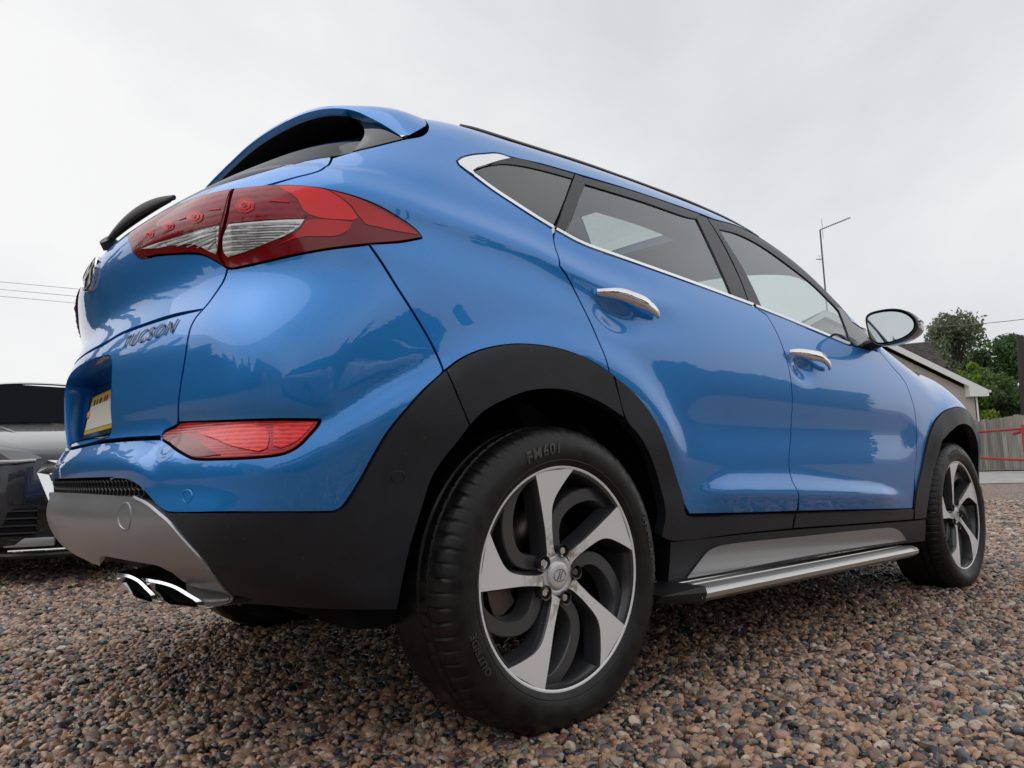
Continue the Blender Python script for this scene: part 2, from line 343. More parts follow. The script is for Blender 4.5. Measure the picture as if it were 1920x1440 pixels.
def resample(Q, step, closed):
    R_ = np.vstack([Q, Q[:1]]) if closed else Q
    out = []
    for a, b in zip(R_[:-1], R_[1:]):
        n = max(1, int(math.ceil(np.linalg.norm(b-a)/step)))
        for k in range(n): out.append(a+(b-a)*k/n)
    out = np.array(out)
    keep = [0]
    for i in range(1, len(out)):
        if np.linalg.norm(out[i]-out[keep[-1]]) > step*.35: keep.append(i)
    out = out[keep]
    if closed and np.linalg.norm(out[0]-out[-1]) < step*.3: out = out[:-1]
    return out if closed else np.vstack([out, Q[-1:]])
def area2(P): return .5*np.sum(P[:, 0]*np.roll(P[:, 1], -1)-np.roll(P[:, 0], -1)*P[:, 1])
def inset(P, g):
    if area2(P) < 0: P = P[::-1]
    t_ = np.roll(P, -1, 0)-np.roll(P, 1, 0); t_ /= np.maximum(np.linalg.norm(t_, axis=1, keepdims=True), 1e-9)
    return P+g*np.stack([-t_[:, 1], t_[:, 0]], -1)
def inside(P, q):
    x, y = q[:, 0], q[:, 1]; c = np.zeros(len(q), bool); a = P; b = np.roll(P, -1, 0)
    for (x0, y0), (x1, y1) in zip(a, b):
        if y0 == y1: continue
        m = ((y0 > y) != (y1 > y)); c ^= m & (x < (x1-x0)*(y-y0)/(y1-y0)+x0)
    return c
def edge_dist(P, q):
    best = np.full(len(q), 9.0); a = P; b = np.roll(P, -1, 0)
    for p0, p1 in zip(a, b):
        d = p1-p0; L2 = max(d @ d, 1e-12); t_ = np.clip(((q-p0) @ d)/L2, 0, 1); best = np.minimum(best, np.linalg.norm(q-(p0+t_[:, None]*d), axis=1))
    return best
def triangulate(loops, res):
    P = loops[0]; lo, hi = P.min(0), P.max(0)
    gx, gy = np.meshgrid(np.arange(lo[0]+res*.5, hi[0], res), np.arange(lo[1]+res*.5, hi[1], res), indexing='ij'); q = np.stack([gx.ravel(), gy.ravel()], -1)
    m = inside(P, q)
    for h in loops[1:]: m &= ~inside(h, q)
    q = q[m]
    for h in loops:
        if len(q): q = q[edge_dist(h[::1], q) > res*.45]
    V = []; E_ = []
    for h in loops:
        n0 = len(V); V += [Vector(p) for p in h]; E_ += [(n0+i, n0+(i+1) % len(h)) for i in range(len(h))]
    V += [Vector(p) for p in q]
    vo, eo, fo, ov, oe, of = delaunay_2d_cdt(V, E_, [], 0, 1e-7)
    vo = np.array([tuple(v) for v in vo]); tri = np.array([f for f in fo if len(f) == 3]); cen = vo[tri].mean(1)
    m = inside(P, cen)
    for h in loops[1:]: m &= ~inside(h, cen)
    tri = tri[m]; A = vo[tri]; ar = (A[:, 1, 0]-A[:, 0, 0])*(A[:, 2, 1]-A[:, 0, 1])-(A[:, 1, 1]-A[:, 0, 1])*(A[:, 2, 0]-A[:, 0, 0])
    tri[ar < 0] = tri[ar < 0][:, ::-1]
    lut = {}
    for i, o_ in enumerate(ov):
        for k in o_: lut[k] = i
    rings = []; n0 = 0
    for h in loops: rings.append([lut[n0+i] for i in range(len(h))]); n0 += len(h)
    return vo, tri, rings
SURF = [None]
def patch(name, loop, mat, parent, off=0.0, gap=.0025, depth=.012, res=.014, holes=(), both=True, joined=False, smooth=38.0, raw=False, surf=None, step=.008, offf=None):
    """panel cut from the body surface: loop in (s, z); gap shrinks it, depth turns its rim inwards; both builds the left twin, joined one mesh over the centre line"""
    sf = surf or SURF[0]; P = np.asarray(loop, float)
    if not raw: P = smooth_loop(P, smooth, step)
    if area2(P) < 0: P = P[::-1]
    if joined: P = P.copy(); P[:, 0] = np.maximum(P[:, 0], S0)
    Q = inset(P, gap) if gap else P
    if joined: Q[:, 0] = np.where(np.abs(P[:, 0]-S0) < 1e-6, S0, np.maximum(Q[:, 0], S0))
    loops = [Q]
    for h in holes:
        h = np.asarray(h, float); h = h[::-1] if area2(h) > 0 else h; loops.append(h)
    vo, tri, rings = triangulate(loops, res)
    ofs = off if offf is None else off+offf(vo[:, 0], vo[:, 1])
    n = sf.nor(vo[:, 0], vo[:, 1]); p = sf.pos(vo[:, 0], vo[:, 1])+np.asarray(ofs)[..., None]*n if np.ndim(ofs) else sf.pos(vo[:, 0], vo[:, 1])+ofs*n
    # surface normals follow the rolled offset when there is one
    V = [p]; N = [n]; Fc = tri.tolist(); base = len(p)
    if depth:
        for r, lp in zip(rings, loops):
            r = np.array(r); m = len(r); pr = p[r]; nr = n[r]
            tg = np.roll(pr, -1, 0)-np.roll(pr, 1, 0); tg /= np.maximum(np.linalg.norm(tg, axis=1, keepdims=True), 1e-9); outn = np.cross(tg, nr)
            V += [pr, pr-depth*nr]; N += [outn, outn]
            for i in range(m):
                j = (i+1) % m
                if joined and abs(lp[i][0]-S0) < 1e-6 and abs(lp[j][0]-S0) < 1e-6: continue
                Fc.append((base+j, base+i, base+m+i, base+m+j))
            base += 2*m
    V = np.concatenate(V); N = np.concatenate(N)
    mir = np.array([1, -1, 1.0])
    if joined:
        k = len(V); Fc = Fc+[tuple(k+i for i in f[::-1]) for f in Fc]; V = np.concatenate([V, V*mir]); N = np.concatenate([N, N*mir])
    o = mesh_obj(name, V, Fc, mat, parent, normals=N)
    if both and not joined:
        o2 = mesh_obj(name, V*mir, [f[::-1] for f in Fc], mat, parent, normals=N*mir); o['twin'] = o2.name
        del o['twin']; o2['is_left'] = 1; TWIN[o.name] = o2
    return o
TWIN = {}
def tube(bm, pts, rad, seg=10, cap=True, up=(0, 0, 1)):
    P = [Vector(p) for p in pts]; rings = []
    for i, p in enumerate(P):
        d = (P[min(i+1, len(P)-1)]-P[max(i-1, 0)]).normalized(); a = d.cross(Vector(up)); a = a.normalized() if a.length > 1e-4 else d.orthogonal().normalized(); b = a.cross(d)
        r = rad[i] if hasattr(rad, '__len__') else rad; rx, ry = r if hasattr(r, '__len__') else (r, r)
        rings.append([bm.verts.new(p+a*math.cos(2*math.pi*k/seg)*rx+b*math.sin(2*math.pi*k/seg)*ry) for k in range(seg)])
    for r0, r1 in zip(rings[:-1], rings[1:]):
        for k in range(seg): bm.faces.new((r0[k], r0[(k+1) % seg], r1[(k+1) % seg], r1[k]))
    if cap: bm.faces.new(rings[0][::-1]); bm.faces.new(rings[-1])
def text_mesh(txt, size, extrude, shear=0.0, bold=0.0, spacing=1.0):
    cu = bpy.data.curves.new('t', 'FONT'); cu.body = txt; cu.size = size; cu.extrude = extrude; cu.shear = shear; cu.offset = bold; cu.space_character = spacing; cu.resolution_u = 3
    o = bpy.data.objects.new('t', cu); COL.objects.link(o); dg = bpy.context.evaluated_depsgraph_get(); dg.update()
    me = o.evaluated_get(dg).to_mesh(); V = np.array([tuple(v.co) for v in me.vertices]); Fc = [tuple(p.vertices) for p in me.polygons]
    o.evaluated_get(dg).to_mesh_clear(); bpy.data.objects.remove(o); bpy.data.curves.remove(cu); return V, Fc
# ------------------------------------------------------------------ the blue car
FIELD = build_field(); BASE = Surface(FIELD)
def px(k, pts, sf=None): return (sf or BASE).from_px(crop(k, pts))
def curve(k_pts):
    P = np.vstack([px(k, p) for k, p in k_pts]); P = P[np.argsort(P[:, 0])]; g = np.linspace(P[0, 0]-.05, P[-1, 0]+.05, 600); v = np.interp(g, P[:, 0], P[:, 1])
    kk = max(3, int(.030/(g[1]-g[0]))); kk += 1-kk % 2; v = np.convolve(np.pad(v, kk//2, mode='edge'), np.hanning(kk+2)[1:-1]/np.hanning(kk+2)[1:-1].sum(), 'valid'); return lambda s: np.interp(s, g, v)
# creases of the bumper, the door ledge, the shoulder ridge and the arch lips, as a relief on the base surface
c1 = curve([('B', [(165, 530), (400, 497), (585, 480), (660, 372), (1000, 357), (1290, 372), (1400, 300), (1550, 215), (1690, 150), (1800, 90)])])
c2 = curve([('B', [(165, 538), (400, 503), (585, 490), (665, 415), (900, 405), (1298, 400), (1420, 315), (1560, 235), (1700, 165), (1810, 100)])])
c3 = curve([('B', [(300, 588), (440, 588), (490, 610), (545, 650), (600, 672), (800, 668), (1000, 652), (1130, 628), (1200, 600), (1280, 540), (1400, 420), (1520, 330), (1650, 250), (1780, 190)])])
lt = curve([('E', [(200, 872), (250, 850), (330, 800), (420, 775), (560, 768), (680, 768), (800, 785), (950, 810), (1080, 840), (1150, 866), (1200, 875)])])
lb = curve([('E', [(200, 880), (245, 866), (500, 869), (700, 871), (900, 874), (1150, 876), (1200, 885)])])
rg = curve([('P', [(640, 348), (760, 383), (900, 432), (1000, 470), (1060, 500), (1120, 530), (1200, 560)])])
def relief(S, Z):
    d = np.zeros_like(S)
    wgt = sstep(-1.10, -.92, S)*(1-sstep(-.50, -.36, S))
    def above(z_of, n=3):      # signed distance to a crease line, positive below it
        e_ = .004; sl = (z_of(S+e_)-z_of(S-e_))/(2*e_); return (z_of(S)-Z)/np.sqrt(1+np.minimum(sl*sl, 9))
    d1, d3 = above(c1), above(c3); gap13 = np.maximum(d1-d3, .045)
    t1 = np.clip(d1/.018, 0, 1); t2 = np.clip((d1-.018)/np.maximum(gap13-.018, .03), 0, 1); t3 = np.clip((d1-gap13)/.17, 0, 1)
    d += wgt*(-.010*t1+.026*t2-.016*(t3*t3*(3-2*t3)))
    b0, b1 = lt(S), lb(S); wl = sstep(.42, .60, S)*(1-sstep(1.72, 1.92, S)); th = np.maximum(b0-b1, .004)
    u = np.clip((b0-Z)/th, 0, 1); v = np.clip((b1-Z)/.075, 0, 1)
    d += wl*.022*np.minimum(1, th/.03)*(u**1.5)*(1-v)
    zr = rg(S); wr = sstep(-.72, -.50, S)*(1-sstep(.10, .50, S)); q = (Z-zr)
    d += wr*(.009*np.exp(-(q/.022)**2)-.006*np.exp(-((q-.06)/.035)**2)-.007*np.exp(-((q+.065)/.04)**2))
    for cx in (0.0-XC0, 2.67-XC0):
        e_ = np.hypot((S-cx)*1.0, (Z-.36))-.505; d += .016*np.exp(-(np.maximum(e_, 0)/.045)**2)*sstep(.52, .70, Z)*(np.abs(S-cx) < .8)
    for hx, hz, a_ in ((.212, .972, -.16), (1.165, .912, -.12)):
        u_ = (S+XC0-hx)/.062; v_ = (Z-hz-a_*(S+XC0-hx))/.034; d -= .016*np.exp(-(u_*u_+v_*v_)**1.5)
    # body side swage between the arches: slightly hollow below the handles
    wd_ = sstep(.25, .6, S)*(1-sstep(1.8, 2.1, S)); d -= wd_*.010*np.exp(-((Z-.70)/.085)**2)
    return d
CARS = Surface(FIELD, relief); SURF[0] = CARS
def P_(k, pts): return CARS.from_px(crop(k, pts))
def cat(*a): return np.vstack(a)
car = thing('car', 'bright blue five-door SUV with black plastic cladding and machined five-spoke alloys', 'car')

# -- wheel arch outlines (s, z)
def arch(cx, rx, top, z0=.0, n=26, a0=-12, a1=192):
    A = np.radians(np.linspace(a1, a0, n)); return np.stack([cx-XC0+rx*np.cos(A), .335+(top-.335)*np.sin(A)], -1)
ar_out = P_('C', [(205, 135), (260, 95), (330, 65), (420, 48), (500, 48), (580, 60), (660, 85), (720, 115), (768, 148)])
ar_out_d = P_('C', [(772, 152), (840, 210), (890, 270), (930, 340), (960, 420), (985, 500), (1008, 575)])
ar_in = P_('C', [(285, 320), (330, 275), (400, 235), (480, 205), (560, 197), (640, 208), (720, 240), (795, 287), (806, 294)])
ar_in_d = P_('C', [(812, 299), (860, 360), (900, 440), (930, 540), (944, 620), (946, 690)])
ar_in_b = P_('B', [(1650, 1250), (1690, 1000), (1750, 800), (1800, 650), (1860, 560), (1910, 500)])
bmp_clad = P_('B', [(1848, 187), (1760, 270), (1680, 360), (1600, 460), (1540, 560), (1480, 670), (1430, 750), (1396, 795), (1360, 816)])
bmp_low = P_('B', [(1200, 818), (900, 818), (610, 818)])

# -- rear bumper skin
seam_tail = P_('A', [(880, 825), (862, 880), (830, 930), (790, 985), (770, 1008), (740, 1042), (718, 1080), (706, 1120), (690, 1220), (675, 1310), (664, 1385)])
seam_tail2 = P_('B', [(659, 392), (659, 416)])
seam_bq = P_('A', [(1515, 714), (1575, 800), (1650, 920), (1720, 1030), (1780, 1130), (1830, 1230), (1850, 1282)])
light_low = P_('A', [(1752, 688), (1650, 706), (1500, 718), (1350, 735), (1180, 765), (1050, 795), (960, 815), (905, 825)])
light_top = P_('A', [(918, 468), (1040, 455), (1150, 452), (1280, 462), (1420, 492), (1540, 535), (1640, 590), (1720, 645), (1752, 680)])
refl = P_('B', [(580, 480), (600, 456), (650, 430), (668, 414), (900, 405), (1150, 399), (1298, 401), (1288, 425), (1250, 470), (1200, 520), (1140, 552), (1050, 568), (850, 579), (730, 577), (690, 560), (630, 520), (592, 494)])
tg_bot = P_('B', [(585, 488), (480, 492), (400, 497), (300, 508)]); zc_b = tg_bot[-1, 1]-.004
gr_top = P_('B', [(590, 808), (560, 786), (520, 742), (480, 700), (430, 674), (350, 667)]); zc_g = gr_top[-1, 1]+.002
bump_loop = cat([(S0, zc_b)], tg_bot[::-1], refl[[0, 1, 2, 3]], seam_tail2[::-1], seam_tail[::-1], light_low[[7, 6, 5, 4, 3, 2]], seam_bq, bmp_clad, bmp_low, gr_top, [(S0+.35, zc_g), (S0, zc_g)])
refl_hole = smooth_loop(refl, 38, .008)
# the lamp sits in its own hole: cut the bumper around it, joining hole and tailgate edge
bump_loop = cat([(S0, zc_b)], tg_bot[::-1], refl[[0]], refl[::-1][:14], seam_tail2[::-1][:1], seam_tail[::-1], light_low[[7, 6, 5, 4, 3, 2]], seam_bq, bmp_clad, bmp_low, gr_top, [(S0+.35, zc_g), (S0, zc_g)])
patch('rear_bumper', bump_loop, MAT['blue'], car, joined=True, res=.011)
lamp = patch('fog_lamp', refl, MAT['fogred'], car, off=.001, gap=.003, depth=.02)
def inner_patch(name, k, pts, mat, par, off, res=.012, both=True, **kw):
    o = patch(name, P_(k, pts), mat, par, off=off, gap=0, depth=.003, res=res, both=False, **kw)
    if par.name in TWIN and both:
        V = np.array([tuple(v.co) for v in o.data.vertices])*np.array([1, -1, 1]); mesh_obj(name, V, [tuple(p.vertices)[::-1] for p in o.data.polygons], mat, TWIN[par.name])
    return o
inner_patch('lamp_reflector', 'B', [(745, 450), (1000, 425), (1055, 440), (1068, 480), (1060, 530), (1020, 545), (900, 520), (830, 490), (770, 470)], MAT['fogbright'], lamp, .0035)
inner_patch('lamp_reflector', 'B', [(1090, 425), (1270, 412), (1230, 462), (1180, 505), (1120, 530), (1085, 520)], MAT['fogbright'], lamp, .0035)
inner_patch('lamp_reflector', 'B', [(600, 478), (690, 470), (850, 560), (735, 568), (650, 520)], MAT['darkred'], lamp, .0035)

# -- tailgate: upper skin, lower skin with the plate recess
tl_in_low = P_('T', [(1440, 1100), (1300, 1010), (1160, 945), (1000, 930), (800, 938), (600, 955), (420, 985)])
tl_in_left = P_('T', [(330, 920), (290, 830), (268, 740), (300, 690)])
tl_in_top = P_('T', [(450, 590), (700, 440), (950, 320), (1200, 230), (1400, 185), (1530, 160)])
split = P_('A', [(772, 1006), (640, 1031), (500, 1076), (400, 1115)]); zc_s = P_('A', [(300, 1170)])[0, 1]
gap_top = P_('A', [(1070, 447), (1180, 416), (1290, 386), (1335, 358), (1350, 328)])
glass_bot = P_('A', [(1342, 321), (1240, 338), (1100, 372), (950, 416), (820, 455)]); zc_gl = glass_bot[-1, 1]-.012
tail_up = cat(seam_tail[[4]], split[1:], [(S0+.2, zc_s), (S0, zc_s-.002), (S0, zc_gl)], [(S0+.35, zc_gl)], glass_bot[::-1], gap_top[::-1], light_top[[1, 0]], tl_in_top[::-1], tl_in_left[::-1], tl_in_low[::-1], seam_tail[[0, 1, 2, 3]])
patch('tailgate', tail_up, MAT['blue'], car, joined=True, res=.012)
# -- plate recess bounds on the rear face
rec_px = P_('G', [(470, 770), (430, 1300)]); PY = .325
def rear_s(y, z):       # s of the rear face point at lateral position y (y<0 right)
    lo, hi = S0, 0.0
    for _ in range(40):
        m = (lo+hi)/2
        if -CARS.pos(np.array([m]), np.array([z]))[0, 1] < -y: lo = m
        else: hi = m
    return (lo+hi)/2
ZR0, ZR1 = zc_b+.020, .862
rec = []
for yy, zz in [(0, ZR0), (-.15, ZR0), (-.272, ZR0), (-.288, ZR0+.02), (-.298, .75), (-.306, .82), (-.303, ZR1-.022), (-.28, ZR1-.004), (-.20, ZR1+.004), (-.10, ZR1+.007), (0, ZR1+.008)]: rec.append((rear_s(yy, zz), zz))
rec = np.array(rec); rec_s = resample(catmull(rec, 8), .008, False); rec_s[0, 0] = rec_s[-1, 0] = S0
tail_low = cat(seam_tail[4:], seam_tail2[[0]], P_('B', [(655, 424), (640, 432), (596, 452), (578, 478)]), tg_bot+[0, .006], [(S0+.10, zc_b+.006), (S0, zc_b+.006)], [(S0, ZR0)], rec_s[1:-1], [(S0, rec_s[-1, 1])], [(S0, zc_s-.006)], [(S0+.2, zc_s-.006)], (split-[0, .005])[::-1][:-1])
patch('tailgate_panel', tail_low, MAT['blue'], car, joined=True, res=.012, smooth=30)
# recess: walls from the rim to a tilted back wall
rim = CARS.pos(rec_s[:, 0], rec_s[:, 1]); back = rim.copy(); back[:, 0] = -.782+(rim[:, 2]-ZR0)*.16; back[:, 1] *= .965; back[:, 2] = np.clip(rim[:, 2], ZR0+.012, ZR1-.012)
def full(c): return np.vstack([c[::-1][:-1]*1.0, c*np.array([1, -1, 1])])
r0, r1 = full(rim), full(back); n = len(r0); Vr = np.vstack([r0, r1]); Fr = [(i, (i+1) % n, n+(i+1) % n, n+i) for i in range(n)]
rc = mesh_obj('plate_recess', Vr, [f for f in Fr]+[tuple(range(2*n-1, n-1, -1))], MAT['blue'], car, smooth=False)
rc.data.polygons.foreach_set('use_smooth', [True]*n+[False])
# number plate on the back wall
def plate_pt(y, v, w=0.0):      # y lateral, v up the plate from its lower edge, w proud
    z = ZR0+.030+v*.985; return (-.786+(z-ZR0)*.16-.004-w, y, z)
bm = bmesh.new()
def plate_box(bm, y0, y1, v0, v1, w0, w1):
    q = [bm.verts.new(plate_pt(*a)) for a in ((y0, v0, w0), (y1, v0, w0), (y1, v1, w0), (y0, v1, w0), (y0, v0, w1), (y1, v0, w1), (y1, v1, w1), (y0, v1, w1))]
    for f in ((0, 1, 2, 3), (7, 6, 5, 4), (0, 4, 5, 1), (1, 5, 6, 2), (2, 6, 7, 3), (3, 7, 4, 0)): bm.faces.new([q[i] for i in f])
plate_box(bm, -.262, .262, 0, .112, 0, .004); pl = bm_obj('number_plate', bm, MAT['plate_y'], car, smooth=False); pl['label'] = 'yellow number plate partly covered by a cream panel'
bm = bmesh.new(); plate_box(bm, -.246, .246, .012, .082, .0045, .006); bm_obj('plate_cover', bm, MAT['plate_w'], pl, smooth=False)
for y_, w_ in ((-.235, .012), (-.205, .012), (-.165, .014), (-.135, .012), (-.095, .026), (-.05, .013), (-.022, .013), (.04, .014), (.07, .013), (.115, .024), (.165, .013), (.20, .013)):      # tops of the plate's unreadable characters above the cover
    bm = bmesh.new(); plate_box(bm, y_, y_+w_, .060, .099, .0042, .0050); bm_obj('plate_character', bm, MAT['black'], pl, smooth=False)
bm = bmesh.new(); plate_box(bm, -.278, .278, -.012, -.002, 0, .006); plate_box(bm, -.278, .278, .114, .120, 0, .006); plate_box(bm, .262, .276, -.002, .114, 0, .006); plate_box(bm, -.276, -.262, -.002, .114, 0, .006); bm_obj('plate_frame', bm, MAT['gloss'], pl, smooth=False)
bm = bmesh.new(); bmesh.ops.create_uvsphere(bm, u_segments=12, v_segments=8, radius=.012)
for v in bm.verts: v.co = Vector(plate_pt(.235, .056, .006))+Vector((v.co.x*.5, v.co.y, v.co.z))
bm_obj('plate_screw_cap', bm, MAT['orange'], pl)

# -- badges
def on_rear(y, z, w=0.0):
    s = rear_s(-abs(y), z); p = CARS.pos(np.array([s]), np.array([z]))[0]; nn = CARS.nor(np.array([s]), np.array([z]))[0]; p = p+nn*w
    return np.array([p[0], p[1] if y <= 0 else -p[1], p[2]])
def emblem(parent):
    bm = bmesh.new(); cy, cz, a, b = 0.0, 1.118, .085, .044; n = 40
    R_ = []
    for k, (sc, dx) in enumerate(((1.0, 0), (1.0, .006), (.97, .0085), (.90, .0085), (.88, .0065))):
        R_.append([bm.verts.new(on_rear(cy+a*sc*math.cos(2*math.pi*i/n), cz+b*sc*math.sin(2*math.pi*i/n), dx)) for i in range(n)])
    for r0_, r1_ in zip(R_[:-1], R_[1:]):
        for i in range(n): bm.faces.new((r0_[i], r0_[(i+1) % n], r1_[(i+1) % n], r1_[i]))
    e0 = bm_obj('emblem', bm, MAT['chrome'], parent); e0['label'] = 'oval chrome-ringed badge with slanted letter'
    bm = bmesh.new(); bm.faces.new([bm.verts.new(on_rear(cy+a*.89*math.cos(2*math.pi*i/n), cz+b*.85*math.sin(2*math.pi*i/n), .0070)) for i in range(n)][::-1]); bm_obj('emblem_face', bm, MAT['gloss'], e0, smooth=False)
    bm = bmesh.new()
    def bar(pts, w):
        top = []
        for (u, v), ww in zip(pts, w): top.append((u-ww, v)); 
        bot = [(u+ww, v) for (u, v), ww in zip(pts, w)][::-1]; pol = top+bot
        f0 = [bm.verts.new(on_rear(cy-u, cz+v, .0085)) for u, v in pol]; f1 = [bm.verts.new(on_rear(cy-u, cz+v, .005)) for u, v in pol]; bm.faces.new(f0)
        for i in range(len(pol)): j = (i+1) % len(pol); bm.faces.new((f0[j], f0[i], f1[i], f1[j]))
    bar([(-.048, -.026), (-.036, 0), (-.020, .032)], (.010, .009, .010)); bar([(.020, -.032), (.036, 0), (.048, .026)], (.010, .009, .010))
    bar([(-.034, -.010), (-.01, -.004), (.01, .004), (.034, .010)], (.004, .012, .012, .004))
    bm_obj('emblem_letter', bm, MAT['darkchrome'], e0)
emblem(car)
tv, tf = text_mesh('TUCSON', .040, .0005, shear=.18, bold=.0, spacing=1.2); tv[:, 0] -= tv[:, 0].min(); wtx = tv[:, 0].max()
ty0, ty1 = -.352, -.575
def badge_pt(x, y, w):
    t_ = x/wtx; yy = ty0+(ty1-ty0)*t_; return on_rear(yy, .866+y*1.05+.006*t_, .0025+w)
mesh_obj('name_badge', np.array([badge_pt(*v) for v in tv]), tf, MAT['badge'], car, smooth=False)['label'] = 'raised TUCSON lettering in dark chrome'

# -- tail lamps
tl_seam_o = P_('T', [(1540, 175), (1480, 420), (1420, 700), (1385, 950), (1440, 1095)]); tl_seam_i = P_('T', [(1530, 172), (1462, 420), (1400, 700), (1362, 940), (1425, 1092)])
outer = cat(light_top, [light_top[-1]*.5+light_low[0]*.5+[.004, 0]], light_low, tl_seam_o[::-1])
lo_ = patch('tail_lamp', outer, MAT['darkred'], car, off=.004, gap=.002, depth=.02); lo_['label'] = 'wing-shaped red tail lamp on the rear quarter'
inner = cat(tl_in_top, tl_seam_i[1:], tl_in_low[1:], tl_in_left)
li_ = patch('tailgate_lamp', inner, MAT['darkred'], car, off=.004, gap=.002, depth=.02); li_['label'] = 'red and clear tail lamp set in the tailgate'
O1 = .0055
inner_patch('clear_lens', 'A', [(872, 752), (868, 690), (892, 628), (1000, 618), (1228, 607), (1205, 640), (1150, 675), (1060, 712), (980, 745), (890, 775)], MAT['clear'], lo_, O1)
inner_patch('red_lens', 'A', [(918, 480), (1040, 466), (1120, 468), (1190, 520), (1238, 590), (1225, 602), (1000, 612), (893, 622)], MAT['midred'], lo_, O1)
inner_patch('red_lens', 'A', [(1110, 462), (1200, 460), (1330, 480), (1420, 540), (1465, 600), (1440, 612), (1300, 600), (1235, 575), (1190, 510)], MAT['brightred'], lo_, O1)
inner_patch('red_lens', 'A', [(1240, 612), (1330, 608), (1440, 622), (1420, 655), (1370, 680), (1220, 685), (1110, 720), (1180, 680)], MAT['red'], lo_, O1)
inner_patch('red_lens', 'A', [(1340, 478), (1450, 508), (1560, 560), (1660, 620), (1735, 675), (1640, 660), (1500, 630), (1475, 600), (1430, 540)], MAT['red'], lo_, O1)
inner_patch('clear_lens', 'T', [(1375, 600), (1200, 640), (900, 730), (600, 820), (440, 875), (620, 868), (800, 838), (1050, 822), (1150, 850), (1250, 905), (1340, 945), (1350, 860)], MAT['clear'], li_, O1)
inner_patch('red_lens', 'T', [(1500, 190), (1300, 222), (1000, 315), (700, 455), (420, 625), (310, 710), (330, 790), (400, 860), (560, 810), (900, 700), (1200, 615), (1390, 575), (1440, 380)], MAT['midred'], li_, O1)
def led(k, c, r, par):      # faceted reflector bowl: nested bright lozenges
    for sc, m, o_ in ((1.0, 'red', .0016), (.62, 'brightred', .0030), (.3, 'midred', .0042)):
        pts = [(c[0]+r*sc*x, c[1]+r*sc*y) for x, y in ((-1.0, .05), (-.45, -.62), (.25, -.70), (.95, -.28), (.85, .35), (.15, .72), (-.55, .55))]
        inner_patch('lamp_reflector', k, pts, MAT[m], par, O1+o_, res=.01)
for c, r in (((1090, 500), 105), ((770, 610), 78), ((540, 710), 60)): led('T', c, r, li_)
led('T', (1680, 370), 125, lo_)
for k, pts, par in (('T', [(900, 545), (985, 515), (985, 500), (890, 530)], li_), ('T', [(1250, 430), (1390, 415), (1390, 400), (1270, 412)], li_), ('A', [(1075, 520), (1160, 528), (1160, 535), (1075, 528)], lo_)):
    inner_patch('lamp_reflector', k, pts, MAT['red'], par, O1+.002)
# ribs across the clear lenses
def ribs(k, lines, par):
    for (p0, p1) in lines:
        for o_ in ((par, 1), (TWIN[par.name], -1)):
            q = CARS.pos(*P_(k, [p0, ((p0[0]+p1[0])/2, (p0[1]+p1[1])/2), p1]).T, O1+.0012)*np.array([1, o_[1], 1]); bm = bmesh.new(); tube(bm, q, .0010, 5); bm_obj('lens_rib', bm, MAT['rib'], o_[0])
ribs('A', [((905, y), (1200-(y-640)*1.9, y-6)) for y in range(636, 748, 12)], lo_)
ribs('T', [((1340, 625+i*32), (640+i*120, 826+i*10)) for i in range(7)], li_)

# -- side panels
belt_low = P_('D', [(145, 266), (230, 330), (400, 446), (566, 552)])
quarter = cat(P_('A', [(1070, 449)]), gap_top[1:], P_('A', [(1440, 301), (1560, 272), (1675, 243), (1755, 226), (1783, 196), (1776, 168), (1758, 150)]))
top_x = np.array([-.15, 0, .26, .58, .83, 1.11, 1.32, 1.42, 1.5, 1.65, 1.745, 1.81, 1.885]); top_z = np.array([1.495, 1.503, 1.529, 1.55, 1.556, 1.554, 1.526, 1.496, 1.461, 1.361, 1.272, 1.20, 1.140])
roof_edge = np.stack([top_x-XC0, top_z], -1)
top_frame = P_('D', [(1912, 968), (1870, 908), (1800, 826), (1650, 688), (1500, 588), (1400, 537), (1300, 508), (1230, 481), (960, 388), (665, 299), (520, 258), (378, 226), (320, 209), (260, 211), (200, 217), (155, 230), (135, 246)])
rd_rear = P_('D', [(570, 556), (571, 592), (588, 662), (597, 714), (638, 774), (678, 852), (728, 952), (768, 1042), (798, 1112), (823, 1197)])
quarter = cat(quarter, roof_edge, P_('E', [(1006, 140)]), top_frame, belt_low, rd_rear[1:], ar_out[::-1], seam_bq[::-1], light_low[[1, 0]], light_top[::-1][:-1][:8])
patch('quarter_panel', quarter, MAT['blue'], car, res=.012)
rd_front = cat(P_('D', [(1478, 899), (1530, 938), (1572, 1010), (1603, 1085), (1627, 1165), (1641, 1250)]), P_('E', [(684, 500), (678, 620), (670, 720), (673, 775), (690, 830), (711, 870), (706, 957)]))
belt_rd = P_('D', [(578, 557), (700, 622), (1000, 728), (1250, 818), (1470, 899)])
rear_door = cat(belt_rd, rd_front[1:], P_('E', [(500, 964), (222, 970)]), ar_out_d[::-1], rd_rear[::-1][:-1])
patch('rear_door', rear_door, MAT['blue'], car, res=.012)
fd_front = P_('E', [(1082, 242), (1130, 300), (1190, 372), (1215, 430), (1235, 500), (1243, 580), (1245, 680), (1236, 800), (1226, 945)])
belt_fd = P_('D', [(1478, 902), (1700, 994), (1905, 1076)])
front_door = cat(belt_fd, P_('E', [(960, 214), (1060, 236)]), fd_front, P_('E', [(960, 951), (712, 957)]), rd_front[::-1][1:-1])
patch('front_door', front_door, MAT['blue'], car, res=.012)
